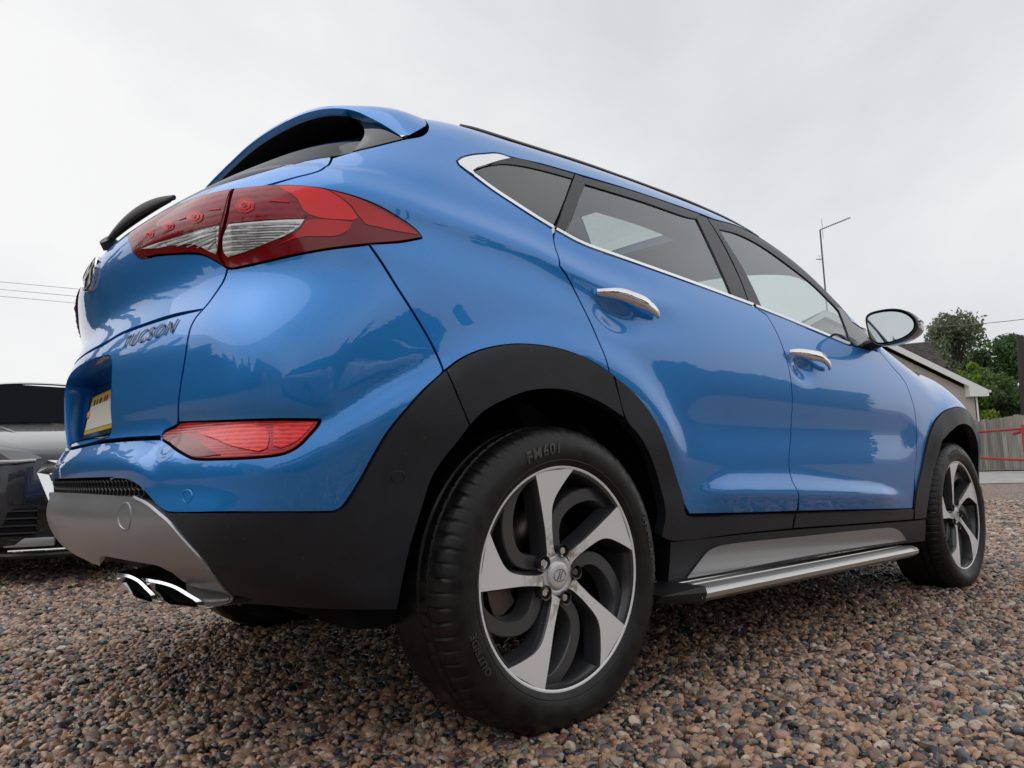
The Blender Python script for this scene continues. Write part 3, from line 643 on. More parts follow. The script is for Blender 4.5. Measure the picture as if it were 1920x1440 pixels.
# front wing, nose
f_out = cat(P_('E', [(1240, 870), (1265, 760), (1290, 640), (1320, 560), (1360, 512)]), [(2.45-XC0, .826), (2.67-XC0, .842), (2.86-XC0, .805), (2.99-XC0, .72), (3.08-XC0, .60), (3.12-XC0, .50)])
f_in = cat(P_('E', [(1283, 960), (1295, 880), (1330, 720), (1352, 640)]), [(2.42-XC0, .722), (2.56-XC0, .757), (2.72-XC0, .757), (2.86-XC0, .718), (2.97-XC0, .63), (3.04-XC0, .50), (3.06-XC0, .34)])
wing_top = np.array([(1.93, 1.093), (2.1, 1.064), (2.3, 1.046), (2.5, 1.03), (2.7, 1.0), (2.9, .96), (3.1, .90), (3.25, .83)]); wing_top[:, 0] = [a-XC0 if a < XC1 else a-XC0 for a in wing_top[:, 0]]
def side_s(xw, z):      # s of the side point with world x
    if xw <= XC1: return xw-XC0
    lo, hi = XC1-XC0, S1
    for _ in range(40):
        m = (lo+hi)/2
        if CARS.pos(np.array([m]), np.array([z]))[0, 0] < xw: lo = m
        else: hi = m
    return (lo+hi)/2
def fix(c): return np.array([(side_s(a+XC0, z), z) if a+XC0 > XC1 else (a, z) for a, z in c])
wing_top = fix(wing_top); f_out = np.vstack([f_out[:5], fix(f_out[5:])]); f_in = np.vstack([f_in[:4], fix(f_in[4:])])
wing = cat(fd_front[:-1], f_out, [f_out[-1]+[.05, 0]], [(side_s(3.28, .6), .6)], wing_top[::-1])
patch('front_wing', wing, MAT['blue'], car, res=.016)
nose = cat([(S1-.0, .30), (side_s(3.15, .32), .32), (f_out[-1]+[.052, -.02]), (side_s(3.285, .6), .6), (wing_top[-1]+[.01, 0]), (S1-.35, .80), (S1, .80)])
def patch_front(name, loop, mat):
    P = smooth_loop(loop, 38, .02); vo, tri, rings = triangulate([P], .04); p = CARS.pos(vo[:, 0], vo[:, 1]); nn = CARS.nor(vo[:, 0], vo[:, 1]); m_ = np.array([1, -1, 1]); k = len(p)
    mesh_obj(name, np.vstack([p, p*m_]), tri.tolist()+[[k+i for i in t_[::-1]] for t_ in tri.tolist()], mat, car, normals=np.vstack([nn, nn*m_]))
patch_front('front_bumper', nose, MAT['blue'])

# -- top surfaces: roof skin, windscreen, bonnet (height fields of the same body surface)
def solve_z(x, y, lo=.5, hi=1.9):
    lo = np.full(np.shape(x), lo); hi = np.full(np.shape(x), hi)
    for _ in range(34):
        m = (lo+hi)/2; v = FIELD(np.stack([x, y, m], -1)); lo = np.where(v < 0, m, lo); hi = np.where(v < 0, hi, m)
    return (lo+hi)/2
SUNROOF = (.775, 1.27, .34)
def top_sheet(name, xs, ye, mat, lift=0.0, hole=False):
    if hole: xs = np.unique(np.concatenate([xs[(np.abs(xs-SUNROOF[0]) > .012) & (np.abs(xs-SUNROOF[1]) > .012)], SUNROOF[:2]])); yb = SUNROOF[2]
    rowsY = []
    for x in xs:
        e_ = ye(x); rowsY.append(np.linspace(-e_, e_, 41) if not hole else np.concatenate([np.linspace(-e_, -yb, 11), np.linspace(-yb, yb, 21)[1:-1], np.linspace(yb, e_, 11)]))
    Y = np.array(rowsY); ny = Y.shape[1]; X = np.repeat(xs[:, None], ny, 1); Z = solve_z(X, Y)+lift; V = np.stack([X, Y, Z], -1).reshape(-1, 3); nx = len(xs); Fc = []
    for i in range(nx-1):
        for j in range(ny-1):
            if hole and SUNROOF[0]-.001 < (xs[i]+xs[i+1])/2 < SUNROOF[1]+.001 and abs(Y[i, j]+Y[i, j+1])/2 < yb: continue
            Fc.append((i*ny+j, (i+1)*ny+j, (i+1)*ny+j+1, i*ny+j+1))
    return mesh_obj(name, V, Fc, mat, car)
def edge_y(x): return abs(CARS.pos(np.array([x-XC0]), np.array([np.interp(x, top_x, top_z)-.002]))[0, 1])-.002
top_sheet('roof', np.linspace(-.16, 1.36, 50), edge_y, MAT['blue'], hole=True); top_sheet('sunroof', np.linspace(SUNROOF[0]-.01, SUNROOF[1]+.01, 16), lambda x: SUNROOF[2]+.01, MAT['glass'], lift=.004); top_sheet('windscreen', np.linspace(1.365, 2.2, 34), lambda x: edge_y(min(x, 1.885))-.02, MAT['glass'])
wt_x = np.array([1.93, 2.1, 2.3, 2.5, 2.7, 2.9, 3.1, 3.25]); wt_z = np.array([1.093, 1.064, 1.046, 1.03, 1.0, .96, .90, .83])
def bonnet_y(x): return abs(CARS.pos(np.array([side_s(x, np.interp(x, wt_x, wt_z))]), np.array([np.interp(x, wt_x, wt_z)-.001]))[0, 1])-.001
top_sheet('bonnet', np.linspace(2.05, 3.25, 44), bonnet_y, MAT['blue'])
# -- black cladding, sill, skid plate, grille
skid_r = P_('B', [(605, 832), (640, 862), (700, 930), (800, 1045), (880, 1145), (945, 1220)])
corner = cat(bmp_clad, bmp_low, skid_r, P_('B', [(1250, 1238), (1640, 1250)]), ar_in_b[1:], ar_in[[0]], ar_out[[0]])
patch('bumper_cladding', corner, MAT['clad'], car, off=.005, gap=.0015, depth=.03)
patch('arch_cladding', cat(ar_out, ar_in[::-1]), MAT['clad'], car, off=.006, gap=.0015, depth=.035)
patch('door_cladding', cat(ar_out_d, P_('S', [(215, 130), (240, 163), (600, 157), (952, 151), (932, 250), (600, 281), (122, 331), (62, 302)]), ar_in_d[::-1][1:]), MAT['clad'], car, off=.006, gap=.0015, depth=.03)
patch('door_cladding', P_('S', [(962, 149), (1350, 135), (1744, 120), (1740, 190), (1350, 220), (942, 248)]), MAT['clad'], car, off=.006, gap=.0015, depth=.03)
patch('arch_cladding', cat(P_('S', [(1826, 182), (1750, 190), (1752, 120)]), f_out, f_in[::-1]), MAT['clad'], car, off=.007, gap=.0015, depth=.035)
sill = patch('sill_cladding', P_('S', [(122, 338), (600, 288), (940, 258), (1350, 228), (1745, 198), (1826, 188), (1822, 335), (1690, 350), (1300, 402), (800, 495), (400, 578), (230, 612), (100, 640)]), MAT['clad'], car, off=.004, gap=.0015, depth=.05)
inner_patch('sill_insert', 'S', [(228, 574), (300, 480), (365, 402), (430, 368), (520, 350), (1000, 300), (1500, 250), (1600, 246), (1650, 270), (1690, 326), (1500, 352), (1000, 432), (600, 508), (400, 545)], MAT['silver'], sill, .009)
skid_top = P_('B', [(250, 735), (400, 745), (480, 752), (540, 783), (598, 828)]); zc_k = skid_top[0, 1]+.001
cut = P_('X', [(1740, 815), (1480, 800), (1380, 785), (1300, 712), (1100, 562), (950, 447), (780, 367), (600, 332), (420, 302), (250, 272), (95, 252), (70, 330)])
skid_loop = cat([(S0, zc_k)], skid_top, skid_r, cut, P_('N', [(660, 1282), (600, 1258)]), [(S0, .374)])
sk = patch('skid_plate', skid_loop, MAT['silver'], car, off=.006, gap=0, depth=.045, both=False)
def left_only(name, loop, mat, **k):
    o = patch(name, loop, mat, car, both=True, **k); o2 = TWIN[o.name]; bpy.data.objects.remove(o); return o2
left_only('skid_plate', cat([(S0, zc_k)], skid_top, skid_r, [(-.95, .325), (-1.10, .350), (-1.25, .366), (S0, .374)]), MAT['silver'], off=.006, gap=0, depth=.045)
# rounded bright rib along the skid plate's outer edge
for sg in (1, -1):
    q = CARS.pos(*resample(catmull(np.vstack([skid_top[2:], skid_r[1:]])+np.array([-.004, 0]), 6), .012, False).T, .006)*np.array([1, sg, 1]); bm = bmesh.new(); tube(bm, q, .0038, 8); bm_obj('skid_edge', bm, MAT['silver'], sk)
gl_loop = cat([(S0, zc_g-.002)], gr_top[::-1]-[0, .003], P_('B', [(604, 824)]), skid_top[::-1]+[0, .003], [(S0, zc_k+.003)])
gp = patch('bumper_grille', gl_loop, MAT['dark'], car, off=-.018, gap=0, depth=0, joined=True, res=.02)
def hex_mesh():
    sg_ = smooth_loop(gl_loop, 38, .01); bm = bmesh.new(); r = .011; dx = r*1.75; dz = r*1.52
    for j in range(-1, 12):
        for i in range(0, 80):
            s_ = S0+dx*(i+.5*(j % 2)); z_ = .50+dz*j
            if not inside(sg_, np.array([[s_, z_]]))[0]: continue
            o_ = [(s_+r*math.cos(a), z_+r*math.sin(a)*.9) for a in np.radians([30, 90, 150, 210, 270, 330])]; i_ = [(s_+r*.78*math.cos(a), z_+r*.72*math.sin(a)) for a in np.radians([30, 90, 150, 210, 270, 330])]
            for sg in (1, -1):
                A = CARS.pos(*np.array(o_).T, -.003)*np.array([1, sg, 1]); B = CARS.pos(*np.array(i_).T, -.002)*np.array([1, sg, 1]); C = CARS.pos(*np.array(i_).T, -.016)*np.array([1, sg, 1])
                va, vb, vc = [[bm.verts.new(p) for p in X] for X in (A, B, C)]
                for k in range(6):
                    l = (k+1) % 6; f1 = (va[k], va[l], vb[l], vb[k]); f2 = (vb[k], vb[l], vc[l], vc[k])
                    bm.faces.new(f1 if sg > 0 else f1[::-1]); bm.faces.new(f2 if sg > 0 else f2[::-1])
    return bm
hm = bm_obj('honeycomb_mesh', hex_mesh(), MAT['satin'], gp, smooth=False); hm['kind'] = 'stuff'
# parking sensors and tow-eye cover
def disc_on(name, k, c, rad, mat, off, par, ring=None, both=True):
    s_, z_ = P_(k, [c])[0]; th = np.linspace(0, 2*math.pi, 28, endpoint=False)
    for sg in ((1, -1) if both else (1,)):
        bm = bmesh.new(); R_ = []
        for f_, o_ in ((1.0, off-.004), (1.0, off+.0002), (.95, off+.0007), (.84, off+.0007), (.82, off-.0006), (.0, off-.0002)):
            if f_ == 0: R_.append([bm.verts.new(CARS.pos(np.array([s_]), np.array([z_]), o_)[0]*np.array([1, sg, 1]))])
            else: R_.append([bm.verts.new(p) for p in CARS.pos(s_+rad*f_*np.cos(th), z_+rad*f_*np.sin(th), o_)*np.array([1, sg, 1])])
        for a, b in zip(R_[:-1], R_[1:]):
            for i in range(28):
                f = (a[i], a[(i+1) % 28], b[(i+1) % 28], b[i]) if len(b) > 1 else (a[i], a[(i+1) % 28], b[0]); bm.faces.new(f if sg > 0 else f[::-1])
        bm_obj(name, bm, mat, par)
disc_on('parking_sensor', 'B', (698, 745), .0125, MAT['blue'], .0005, car); disc_on('parking_sensor', 'B', (1643, 655), .0125, MAT['clad'], .0055, car)
disc_on('tow_eye_cover', 'B', (428, 835), .028, MAT['silver'], .0065, sk, both=False)
# inner black shell behind the panel gaps
shell = cat([(-1.06, .60)], [(-1.06, 1.10), (-.70, 1.15), (-.45, 1.16), (-.1, 1.12), (.9, 1.06), (1.75, 1.0), (2.3, .97), (2.7, .9), (2.9, .8)], fix(np.array([(2.99-XC0, .76), (2.86-XC0, .84), (2.67-XC0, .87), (2.45-XC0, .86), (2.25-XC0, .76), (2.12-XC0, .55), (2.06-XC0, .38)])), [(.50, .36), (.42, .42), (.36, .58), (.26, .75), (.10, .86), (-.12, .90), (-.30, .86), (-.42, .80), (-.52, .62), (-.60, .53), (-.85, .53)])
patch('inner_shell', shell, MAT['dark'], car, off=-.016, gap=0, depth=0, res=.05, smooth=60)

# -- glazing and window trims
patch('quarter_window', P_('D', [(218, 288), (270, 270), (345, 258), (430, 266), (655, 324), (612, 440), (570, 533), (400, 425)]), MAT['privacy'], car, off=-.003, gap=0, depth=.004)
patch('rear_door_window', P_('D', [(714, 350), (960, 424), (1212, 504), (1290, 660), (1369, 846), (1250, 803), (1000, 712), (748, 622), (682, 436)]), MAT['reardoor'], car, off=-.004, gap=0, depth=.004)
patch('fixed_window', P_('D', [(678, 436), (744, 620), (629, 563)]), MAT['privacy'], car, off=-.002, gap=.001, depth=.004)
patch('front_door_window', P_('D', [(1314, 550), (1400, 572), (1500, 622), (1620, 706), (1740, 801), (1848, 910), (1880, 985), (1903, 1058), (1700, 978), (1508, 901), (1420, 722)]), MAT['glass'], car, off=-.004, gap=0, depth=.004)
patch('window_surround', P_('D', [(378, 229), (520, 262), (664, 303), (656, 323), (560, 296), (430, 266), (345, 257), (285, 263), (330, 240)]), MAT['satin'], car, off=0, gap=0, depth=.008)
patch('window_pillar', P_('D', [(667, 304), (708, 319), (712, 347), (680, 432), (627, 562), (580, 543)]), MAT['satin'], car, off=.001, gap=.001, depth=.008)
patch('window_surround', P_('D', [(709, 318), (960, 391), (1228, 484), (1213, 503), (960, 423), (713, 348)]), MAT['satin'], car, off=0, gap=0, depth=.008)
patch('window_pillar', P_('D', [(1219, 488), (1258, 499), (1330, 618), (1400, 760), (1446, 882), (1371, 848), (1290, 660), (1214, 503)]), MAT['satin'], car, off=.001, gap=.001, depth=.008)
patch('window_pillar', P_('D', [(1263, 502), (1304, 514), (1314, 549), (1420, 722), (1507, 903), (1450, 884), (1400, 750), (1333, 614)]), MAT['satin'], car, off=.001, gap=.001, depth=.008)
patch('window_surround', P_('D', [(1304, 514), (1400, 541), (1500, 592), (1650, 691), (1800, 829), (1868, 910), (1850, 911), (1740, 802), (1620, 707), (1500, 623), (1400, 573), (1314, 550)]), MAT['satin'], car, off=0, gap=0, depth=.008)
patch('mirror_sail', cat(P_('D', [(1868, 910), (1912, 970)]), P_('E', [(1006, 146), (1040, 215), (1058, 232), (960, 208), (944, 196), (925, 130), (895, 55), (876, 34)])), MAT['gloss'], car, off=.001, gap=.001, depth=.008)
patch('chrome_tip', P_('D', [(138, 247), (160, 233), (200, 222), (260, 216), (320, 214), (378, 232), (330, 243), (270, 262), (226, 276), (207, 288), (232, 322), (180, 288), (146, 262)]), MAT['chrome'], car, off=.002, gap=.0005, depth=.006, res=.01)
def strip(name, k, line, w, mat, off=.003):
    L_ = np.array(line, float); t_ = np.gradient(L_, axis=0); t_ /= np.linalg.norm(t_, axis=1, keepdims=True); nn = np.stack([-t_[:, 1], t_[:, 0]], -1)
    patch(name, P_(k, np.vstack([L_+nn*w, (L_-nn*w)[::-1]])), mat, car, off=off, gap=0, depth=.008, res=.01)
strip('belt_moulding', 'D', [(214, 308), (300, 372), (400, 438), (500, 502), (568, 543)], 6, MAT['chrome'])
strip('belt_moulding', 'D', [(582, 551), (700, 613), (850, 668), (1000, 721), (1250, 811), (1468, 891)], 5.5, MAT['chrome'])
strip('belt_moulding', 'D', [(1480, 896), (1600, 944), (1700, 985), (1800, 1026), (1903, 1066)], 4.5, MAT['chrome'])
# rear screen, its gloss side blades
gl_r = P_('A', [(1440, 296), (1486, 222), (1478, 180), (1440, 140), (1380, 112)])
patch('rear_window', cat([(S0, zc_gl+.004), (S0+.35, zc_gl+.004)], glass_bot[::-1]+[0, .004], gl_r, [(-.70, 1.47), (S0+.3, 1.48), (S0, 1.48)]), MAT['screen'], car, off=-.002, gap=.001, depth=.006, joined=True, offf=lambda s_, z_: -.030*sstep(1.25, 1.47, z_))
patch('window_blade', cat(P_('A', [(1444, 296), (1560, 268), (1672, 240), (1560, 186), (1450, 132)]), gl_r[[3, 2, 1]]+[.004, 0]), MAT['gloss'], car, off=0, gap=.001, depth=.008)
# roof spoiler: shell between the roof edge and a trailing lip
Tt = np.array([(-.497, 0, 1.517), (-.494, -.2, 1.516), (-.480, -.35, 1.511), (-.458, -.48, 1.501), (-.432, -.57, 1.484), (-.405, -.64, 1.456), (-.375, -.70, 1.41), (-.352, -.748, 1.362)])
Ff = np.array([(-.16, 0, 0), (-.16, -.2, 0), (-.165, -.35, 0), (-.175, -.48, 0), (-.20, -.58, 0), (-.247, -.682, 1.467), (-.272, -.738, 1.418), (-.335, -.762, 1.362)])
for i in range(5): Ff[i, 2] = solve_z(np.array([Ff[i, 0]]), np.array([Ff[i, 1]]))[0]+.002
Tt, Ff = catmull(Tt, 6), catmull(Ff, 6); nU = 9; rows = []
for ri, (a, b) in enumerate(zip(Ff, Tt)):
    th = min(1.0, (len(Tt)-1-ri)/9.0); sec = []
    for k in range(nU):
        t_ = k/(nU-1); p = a+(b-a)*t_; p = p+np.array([0, -.25, 1.0])*(.012*math.sin(math.pi*t_))*th; sec.append(p)
    inn = np.array([.30, 0, -1.0]) if b[2] > 1.47 else np.array([.35, .55, -.6]); inn = inn/np.linalg.norm(inn)
    sec.append(b+th*np.array([-.004, 0, -.008])); sec.append(b+th*(inn*.026+np.array([-.003, 0, 0]))); sec.append(b+th*(inn*.034+np.array([.010, .006, 0]))); sec.append(b+th*(inn*.04+np.array([.12, .03, .015]))); rows.append(sec)
rows = np.array(rows); m = rows.shape[1]; R2 = np.concatenate([rows[::-1], (rows*np.array([1, -1, 1]))[1:]]); nr = len(R2)
sp = mesh_obj('roof_spoiler', R2.reshape(-1, 3), [(i*m+j, i*m+j+1, (i+1)*m+j+1, (i+1)*m+j) for i in range(nr-1) for j in range(m-1)], MAT['blue'], car); sp.data.materials.append(MAT['dark'])
sp.data.polygons.foreach_set('material_index', [1 if j >= m-3 else 0 for i in range(nr-1) for j in range(m-1)]); sp.data.set_sharp_from_angle(angle=math.radians(40))
# roof rails
for sg in (1, -1):
    xs = np.linspace(-.17, 1.40, 34); bm = bmesh.new(); zt_ = np.interp(xs, top_x, top_z); q = CARS.pos(xs-XC0, zt_, 0.0); q[:, 1] += .010; q[:, 2] += .004+.006*np.sin(np.linspace(0, math.pi, 34))**.4; q *= np.array([1, sg, 1]); tube(bm, q, .008, 8); bm_obj('roof_rail', bm, MAT['gloss'], car)
# rear wiper
def wp_pt(t_, w): y = -.09-.33*t_; z = 1.176+.014*math.sin(math.pi*t_)+.032*t_; return on_rear(y, z, w)
bm = bmesh.new(); tube(bm, [wp_pt(k/14, .008+.016*math.sin(math.pi*(.10+.85*k/14))) for k in range(15)], [(.005+.003*math.sin(math.pi*k/14), .006+.009*math.sin(math.pi*k/14)) for k in range(15)], 8); wp = bm_obj('rear_wiper', bm, MAT['satin'], car)
bm = bmesh.new(); tube(bm, [wp_pt(.05+.9*k/10, .012) for k in range(11)], [(.004, .009)]*11, 6); bm_obj('wiper_blade', bm, MAT['satin'], wp)
bm = bmesh.new(); tube(bm, [wp_pt(.0, .0), wp_pt(.02, .02)], [(.022, .022), (.018, .018)], 12); bm_obj('wiper_pivot', bm, MAT['satin'], wp)
# -- exhaust finishers
def on_tilted(k, pts, x0=-.80, y0=-.25, sl=.29):
    d = rays(crop(k, pts)); nrm = np.array([1.0, sl, 0]); c0 = np.array([x0, y0, 0]); t_ = ((c0-CAM_LOC) @ nrm)/(d @ nrm); return CAM_LOC+t_[:, None]*d
for pts in ([(215, 475), (300, 484), (400, 502), (520, 560), (620, 655), (715, 755), (732, 832), (600, 802), (500, 770), (420, 690), (330, 600), (258, 530)], [(560, 545), (680, 560), (800, 582), (970, 640), (1130, 735), (1270, 825), (1300, 886), (1090, 872), (900, 850), (820, 800), (700, 690), (600, 592)]):
    O_ = catmull(on_tilted('X', pts), 3, True); c_ = O_.mean(0); n_ = len(O_); tip = None
    for sg in (1,):
        m_ = np.array([1, sg, 1]); rings = [c_+(O_-c_)*1.0+np.array([.26, .02, .03]), c_+(O_-c_)*1.10+np.array([.07, -.01, .004]), c_+(O_-c_)*1.05, c_+(O_-c_)*.86+np.array([-.003, 0, -.002]), c_+(O_-c_)*.78+np.array([.012, 0, -.002]), c_+(O_-c_)*.76+np.array([.10, 0, .01])]
        V = np.vstack(rings)*m_; Fc = [(r*n_+i, r*n_+(i+1) % n_, (r+1)*n_+(i+1) % n_, (r+1)*n_+i) for r in range(5) for i in range(n_)]
        if sg < 0: Fc = [f[::-1] for f in Fc]
        o = mesh_obj('exhaust_tip', V, Fc, MAT['chrome'], car); o.data.materials.append(MAT['dark']); o.data.set_sharp_from_angle(angle=math.radians(40))
        o.data.polygons.foreach_set('material_index', [1 if k >= 4*n_ else 0 for k in range(5*n_)])
# floor pan, silencer
bm = bmesh.new(); box(bm, (1.30, 0, .33), (3.5, 1.46, .16), bev=.03); box(bm, (-.60, 0, .53), (.30, 1.2, .14), bev=.03); bm_obj('floor_pan', bm, MAT['dark'], car)
bm = bmesh.new(); tube(bm, [(-.45, -.30, .37), (-.45, -.1, .37), (-.45, .5, .37)], .075, 16); bm_obj('silencer', bm, MAT['satin'], car)
for nm, cx in (('rear', 0.0), ('front', 2.67)):
    A = np.radians(np.linspace(2, 174, 24)); q = [(cx+.452*math.cos(a), .345+.440*math.sin(a)) for a in A]
    yo = [abs(CARS.pos(np.array([CARS.inv(np.array([x, -.86, z]))[0]]), np.array([z]))[0, 1])-.03 for x, z in q]
    for sg in (1, -1):
        V = [(x, -sg*y, z) for (x, z), y in zip(q, yo)]+[(x, -sg*.60, z) for x, z in q]+[(cx, -sg*.60, .36)]
        mesh_obj('wheel_liner', V, [(i, i+1, 25+i, 24+i) for i in range(23)]+[(24+i, 25+i, 48) for i in range(23)], MAT['dark'], car)
# -- running boards
for sg in (1, -1):
    prof = [(-.80, .236), (-.812, .252), (-.835, .256), (-.837, .2535), (-.853, .2535), (-.855, .2565), (-.880, .2565), (-.882, .254), (-.898, .254), (-.900, .257), (-.922, .256), (-.936, .250), (-.943, .240), (-.942, .228), (-.930, .217), (-.905, .213), (-.80, .215)]
    xs = np.concatenate([[.47, .475], np.linspace(.5, 2.0, 24), [2.02, 2.04, 2.05]]); V = []; n_ = len(prof)
    for x in xs:
        e_ = 1-.55*sstep(1.99, 2.055, x)-.0*x; lift = -.012*(x-.5)/1.5
        for (y_, z_) in prof: V.append((x, -sg*(.80+( -y_-.80)*e_), .236+(z_-.236)*e_+lift))
    Fc = [(r*n_+i, r*n_+(i+1) % n_, (r+1)*n_+(i+1) % n_, (r+1)*n_+i) for r in range(len(xs)-1) for i in range(n_)]+[tuple(range(n_)), tuple(range((len(xs)-1)*n_, len(xs)*n_))[::-1]]
    rb = mesh_obj('running_board', V, Fc if sg < 0 else [f[::-1] for f in Fc], MAT['alu'], car); rb.data.set_sharp_from_angle(angle=math.radians(35))
    bm = bmesh.new(); q = [bm.verts.new((x, -sg*y, z)) for x, y, z in ((.345, .84, .25), (.36, .895, .243), (.482, .951, .245), (.482, .945, .262), (.482, .80, .262), (.345, .80, .252), (.36, .87, .222), (.482, .94, .214), (.482, .80, .210), (.345, .80, .225))]
    for f in ((0, 1, 2, 3, 4, 5), (1, 6, 7, 2), (6, 9, 8, 7), (0, 5, 9, 6, 1), (2, 7, 8, 4, 3)): bm.faces.new([q[i] for i in f])
    bmesh.ops.recalc_face_normals(bm, faces=bm.faces); bm_obj('board_end_cap', bm, MAT['satin'], rb, smooth=False)
# -- door handles
def handle(k, pts, par_name):
    c = P_(k, pts); c = resample(catmull(c, 8), .008, False); n_ = len(c); t_ = np.linspace(0, 1, n_)
    for sg in (1, -1):
        off = .009+.028*np.sin(np.pi*t_)**.6; P0 = CARS.pos(c[:, 0], c[:, 1]); N0 = CARS.nor(c[:, 0], c[:, 1]); q = (P0+off[:, None]*N0)*np.array([1, sg, 1])
        rad = [(.0105*math.sin(math.pi*(.07+.86*a))**.55, .0185*math.sin(math.pi*(.07+.86*a))**.5) for a in t_]; bm = bmesh.new()
        P = [Vector(p) for p in q]; rings = []
        for i in range(n_):
            d = (P[min(i+1, n_-1)]-P[max(i-1, 0)]).normalized(); nn = Vector(N0[i]*np.array([1, sg, 1])); b = d.cross(nn).normalized(); nn = b.cross(d)
            rings.append([bm.verts.new(P[i]+nn*math.cos(2*math.pi*j/14)*rad[i][0]+b*math.sin(2*math.pi*j/14)*rad[i][1]) for j in range(14)])
        for a, b in zip(rings[:-1], rings[1:]):
            for j in range(14): bm.faces.new((a[j], a[(j+1) % 14], b[(j+1) % 14], b[j]))
        bm.faces.new(rings[0][::-1]); bm.faces.new(rings[-1]); bmesh.ops.recalc_face_normals(bm, faces=bm.faces); bm_obj('door_handle', bm, MAT['chrome'], car, angle=60)
handle('D', [(756, 835), (830, 840), (900, 868), (970, 905), (1030, 945)], 'rear_door')
handle('D', [(1622, 1108), (1680, 1118), (1745, 1143), (1800, 1180)], 'front_door')
# -- door mirrors
def mirror(sg):
    def mp_(y, z, x): return (x, -sg*y, z)
    out_ = [(.925, 1.105), (.921, 1.165), (.935, 1.180), (.97, 1.186), (1.02, 1.184), (1.06, 1.172), (1.09, 1.150), (1.107, 1.122), (1.105, 1.092), (1.085, 1.070), (1.05, 1.053), (1.0, 1.043), (.955, 1.048), (.932, 1.070)]
    o_ = catmull(np.array(out_), 4, True); c_ = o_.mean(0); V = []; n_ = len(o_)
    for sc, x in ((.90, 1.740), (.95, 1.714), (1.0, 1.716), (1.0, 1.73), (.99, 1.76), (.93, 1.80), (.80, 1.84), (.55, 1.868), (.2, 1.882)):
        for y, z in o_: V.append(mp_(c_[0]+(y-c_[0])*sc, c_[1]+(z-c_[1])*sc, x))
    Fc = [(r*n_+i, r*n_+(i+1) % n_, (r+1)*n_+(i+1) % n_, (r+1)*n_+i) for r in range(8) for i in range(n_)]+[tuple(range(8*n_, 9*n_))]
    mo = mesh_obj('door_mirror', V, Fc if sg > 0 else [f[::-1] for f in Fc], MAT['gloss'], car)
    gl = [mp_(c_[0]-.004+(y-c_[0])*.86, c_[1]+(z-c_[1])*.84, 1.7195+.015*(z-c_[1])+.10*(y-c_[0])) for y, z in o_]; mesh_obj('mirror_glass', gl, [tuple(range(n_))] if sg < 0 else [tuple(range(n_))[::-1]], MAT['mirrorglass'], mo, smooth=False)
    bz = [mp_(c_[0]+(y-c_[0])*.94, c_[1]+(z-c_[1])*.93, 1.738) for y, z in o_]; mesh_obj('mirror_backing', bz, [tuple(range(n_))] if sg < 0 else [tuple(range(n_))[::-1]], MAT['dark'], mo, smooth=False)
    cp = [mp_(c_[0]+(y-c_[0])*sc, c_[1]+(z-c_[1])*sc, x) for sc, x in ((1.006, 1.745), (1.0, 1.775), (.94, 1.81), (.81, 1.85), (.56, 1.876)) for y, z in o_ ]
    # body-colour cap on the upper front half
    idx = [i for i in range(n_) if o_[i][1] > c_[1]+.006]; Fm = [(r*n_+i, r*n_+(i+1) % n_, (r+1)*n_+(i+1) % n_, (r+1)*n_+i) for r in range(4) for i in idx if (i+1) % n_ in idx]
    mesh_obj('mirror_cap', cp, Fm if sg > 0 else [f[::-1] for f in Fm], MAT['blue'], mo)
    bm = bmesh.new(); tube(bm, [mp_(y, z, x) for y, z, x in ((1.100, 1.128, 1.752), (1.107, 1.120, 1.742), (1.105, 1.105, 1.745))], [(.006, .010)]*3, 8); bm_obj('repeater_lamp', bm, MAT['clear'], mo)
    bm = bmesh.new(); tube(bm, [mp_(.855, 1.055, 1.80), mp_(.895, 1.058, 1.775), mp_(.94, 1.066, 1.765), mp_(.975, 1.075, 1.765)], [(.05, .024), (.042, .022), (.034, .022), (.03, .02)], 12); bm_obj('mirror_arm', bm, MAT['satin'], mo)
mirror(1); mirror(-1)
# -- cabin seen through the glass
bm = bmesh.new(); box(bm, (1.3, 0, .62), (2.1, 1.45, .42), bev=.05); bm_obj('cabin_floor', bm, MAT['cloth'], car)
def seat(x, y, w, name='seat'):
    bm = bmesh.new(); rot = Matrix.Rotation(math.radians(-14), 3, 'Y'); box(bm, (x, y, .98), (.13, w, .56), rot, .045); box(bm, (x+.26, y, .76), (.5, w, .16), None, .05); s_ = bm_obj(name, bm, MAT['cloth'], car)
    for yy in ([y] if w < .7 else [y-.42, y, y+.42]):
        bm = bmesh.new(); box(bm, (x-.085, yy, 1.325), (.09, .27, .17), rot, .04); bm_obj('headrest', bm, MAT['cloth'], s_)
seat(1.02, -.37, .5, 'front_seat'); seat(1.02, .37, .5, 'front_seat'); seat(.12, 0, 1.25, 'rear_seat')
bm = bmesh.new(); box(bm, (1.95, 0, .93), (.5, 1.36, .26), None, .06); db = bm_obj('dashboard', bm, MAT['satin'], car)
bm = bmesh.new(); pts = [Vector((1.62+.10*math.sin(a)*.45, -.37+.185*math.cos(a), .98+.185*math.sin(a)*.9)) for a in np.linspace(0, 2*math.pi, 33)]; tube(bm, pts, .014, 8, cap=False, up=(1, 0, .4)); bm_obj('steering_wheel', bm, MAT['satin'], car)
top_sheet('roof_lining', np.linspace(-.10, 1.66, 30), lambda x: edge_y(x)-.03, MAT['lining'], lift=-.035, hole=True)
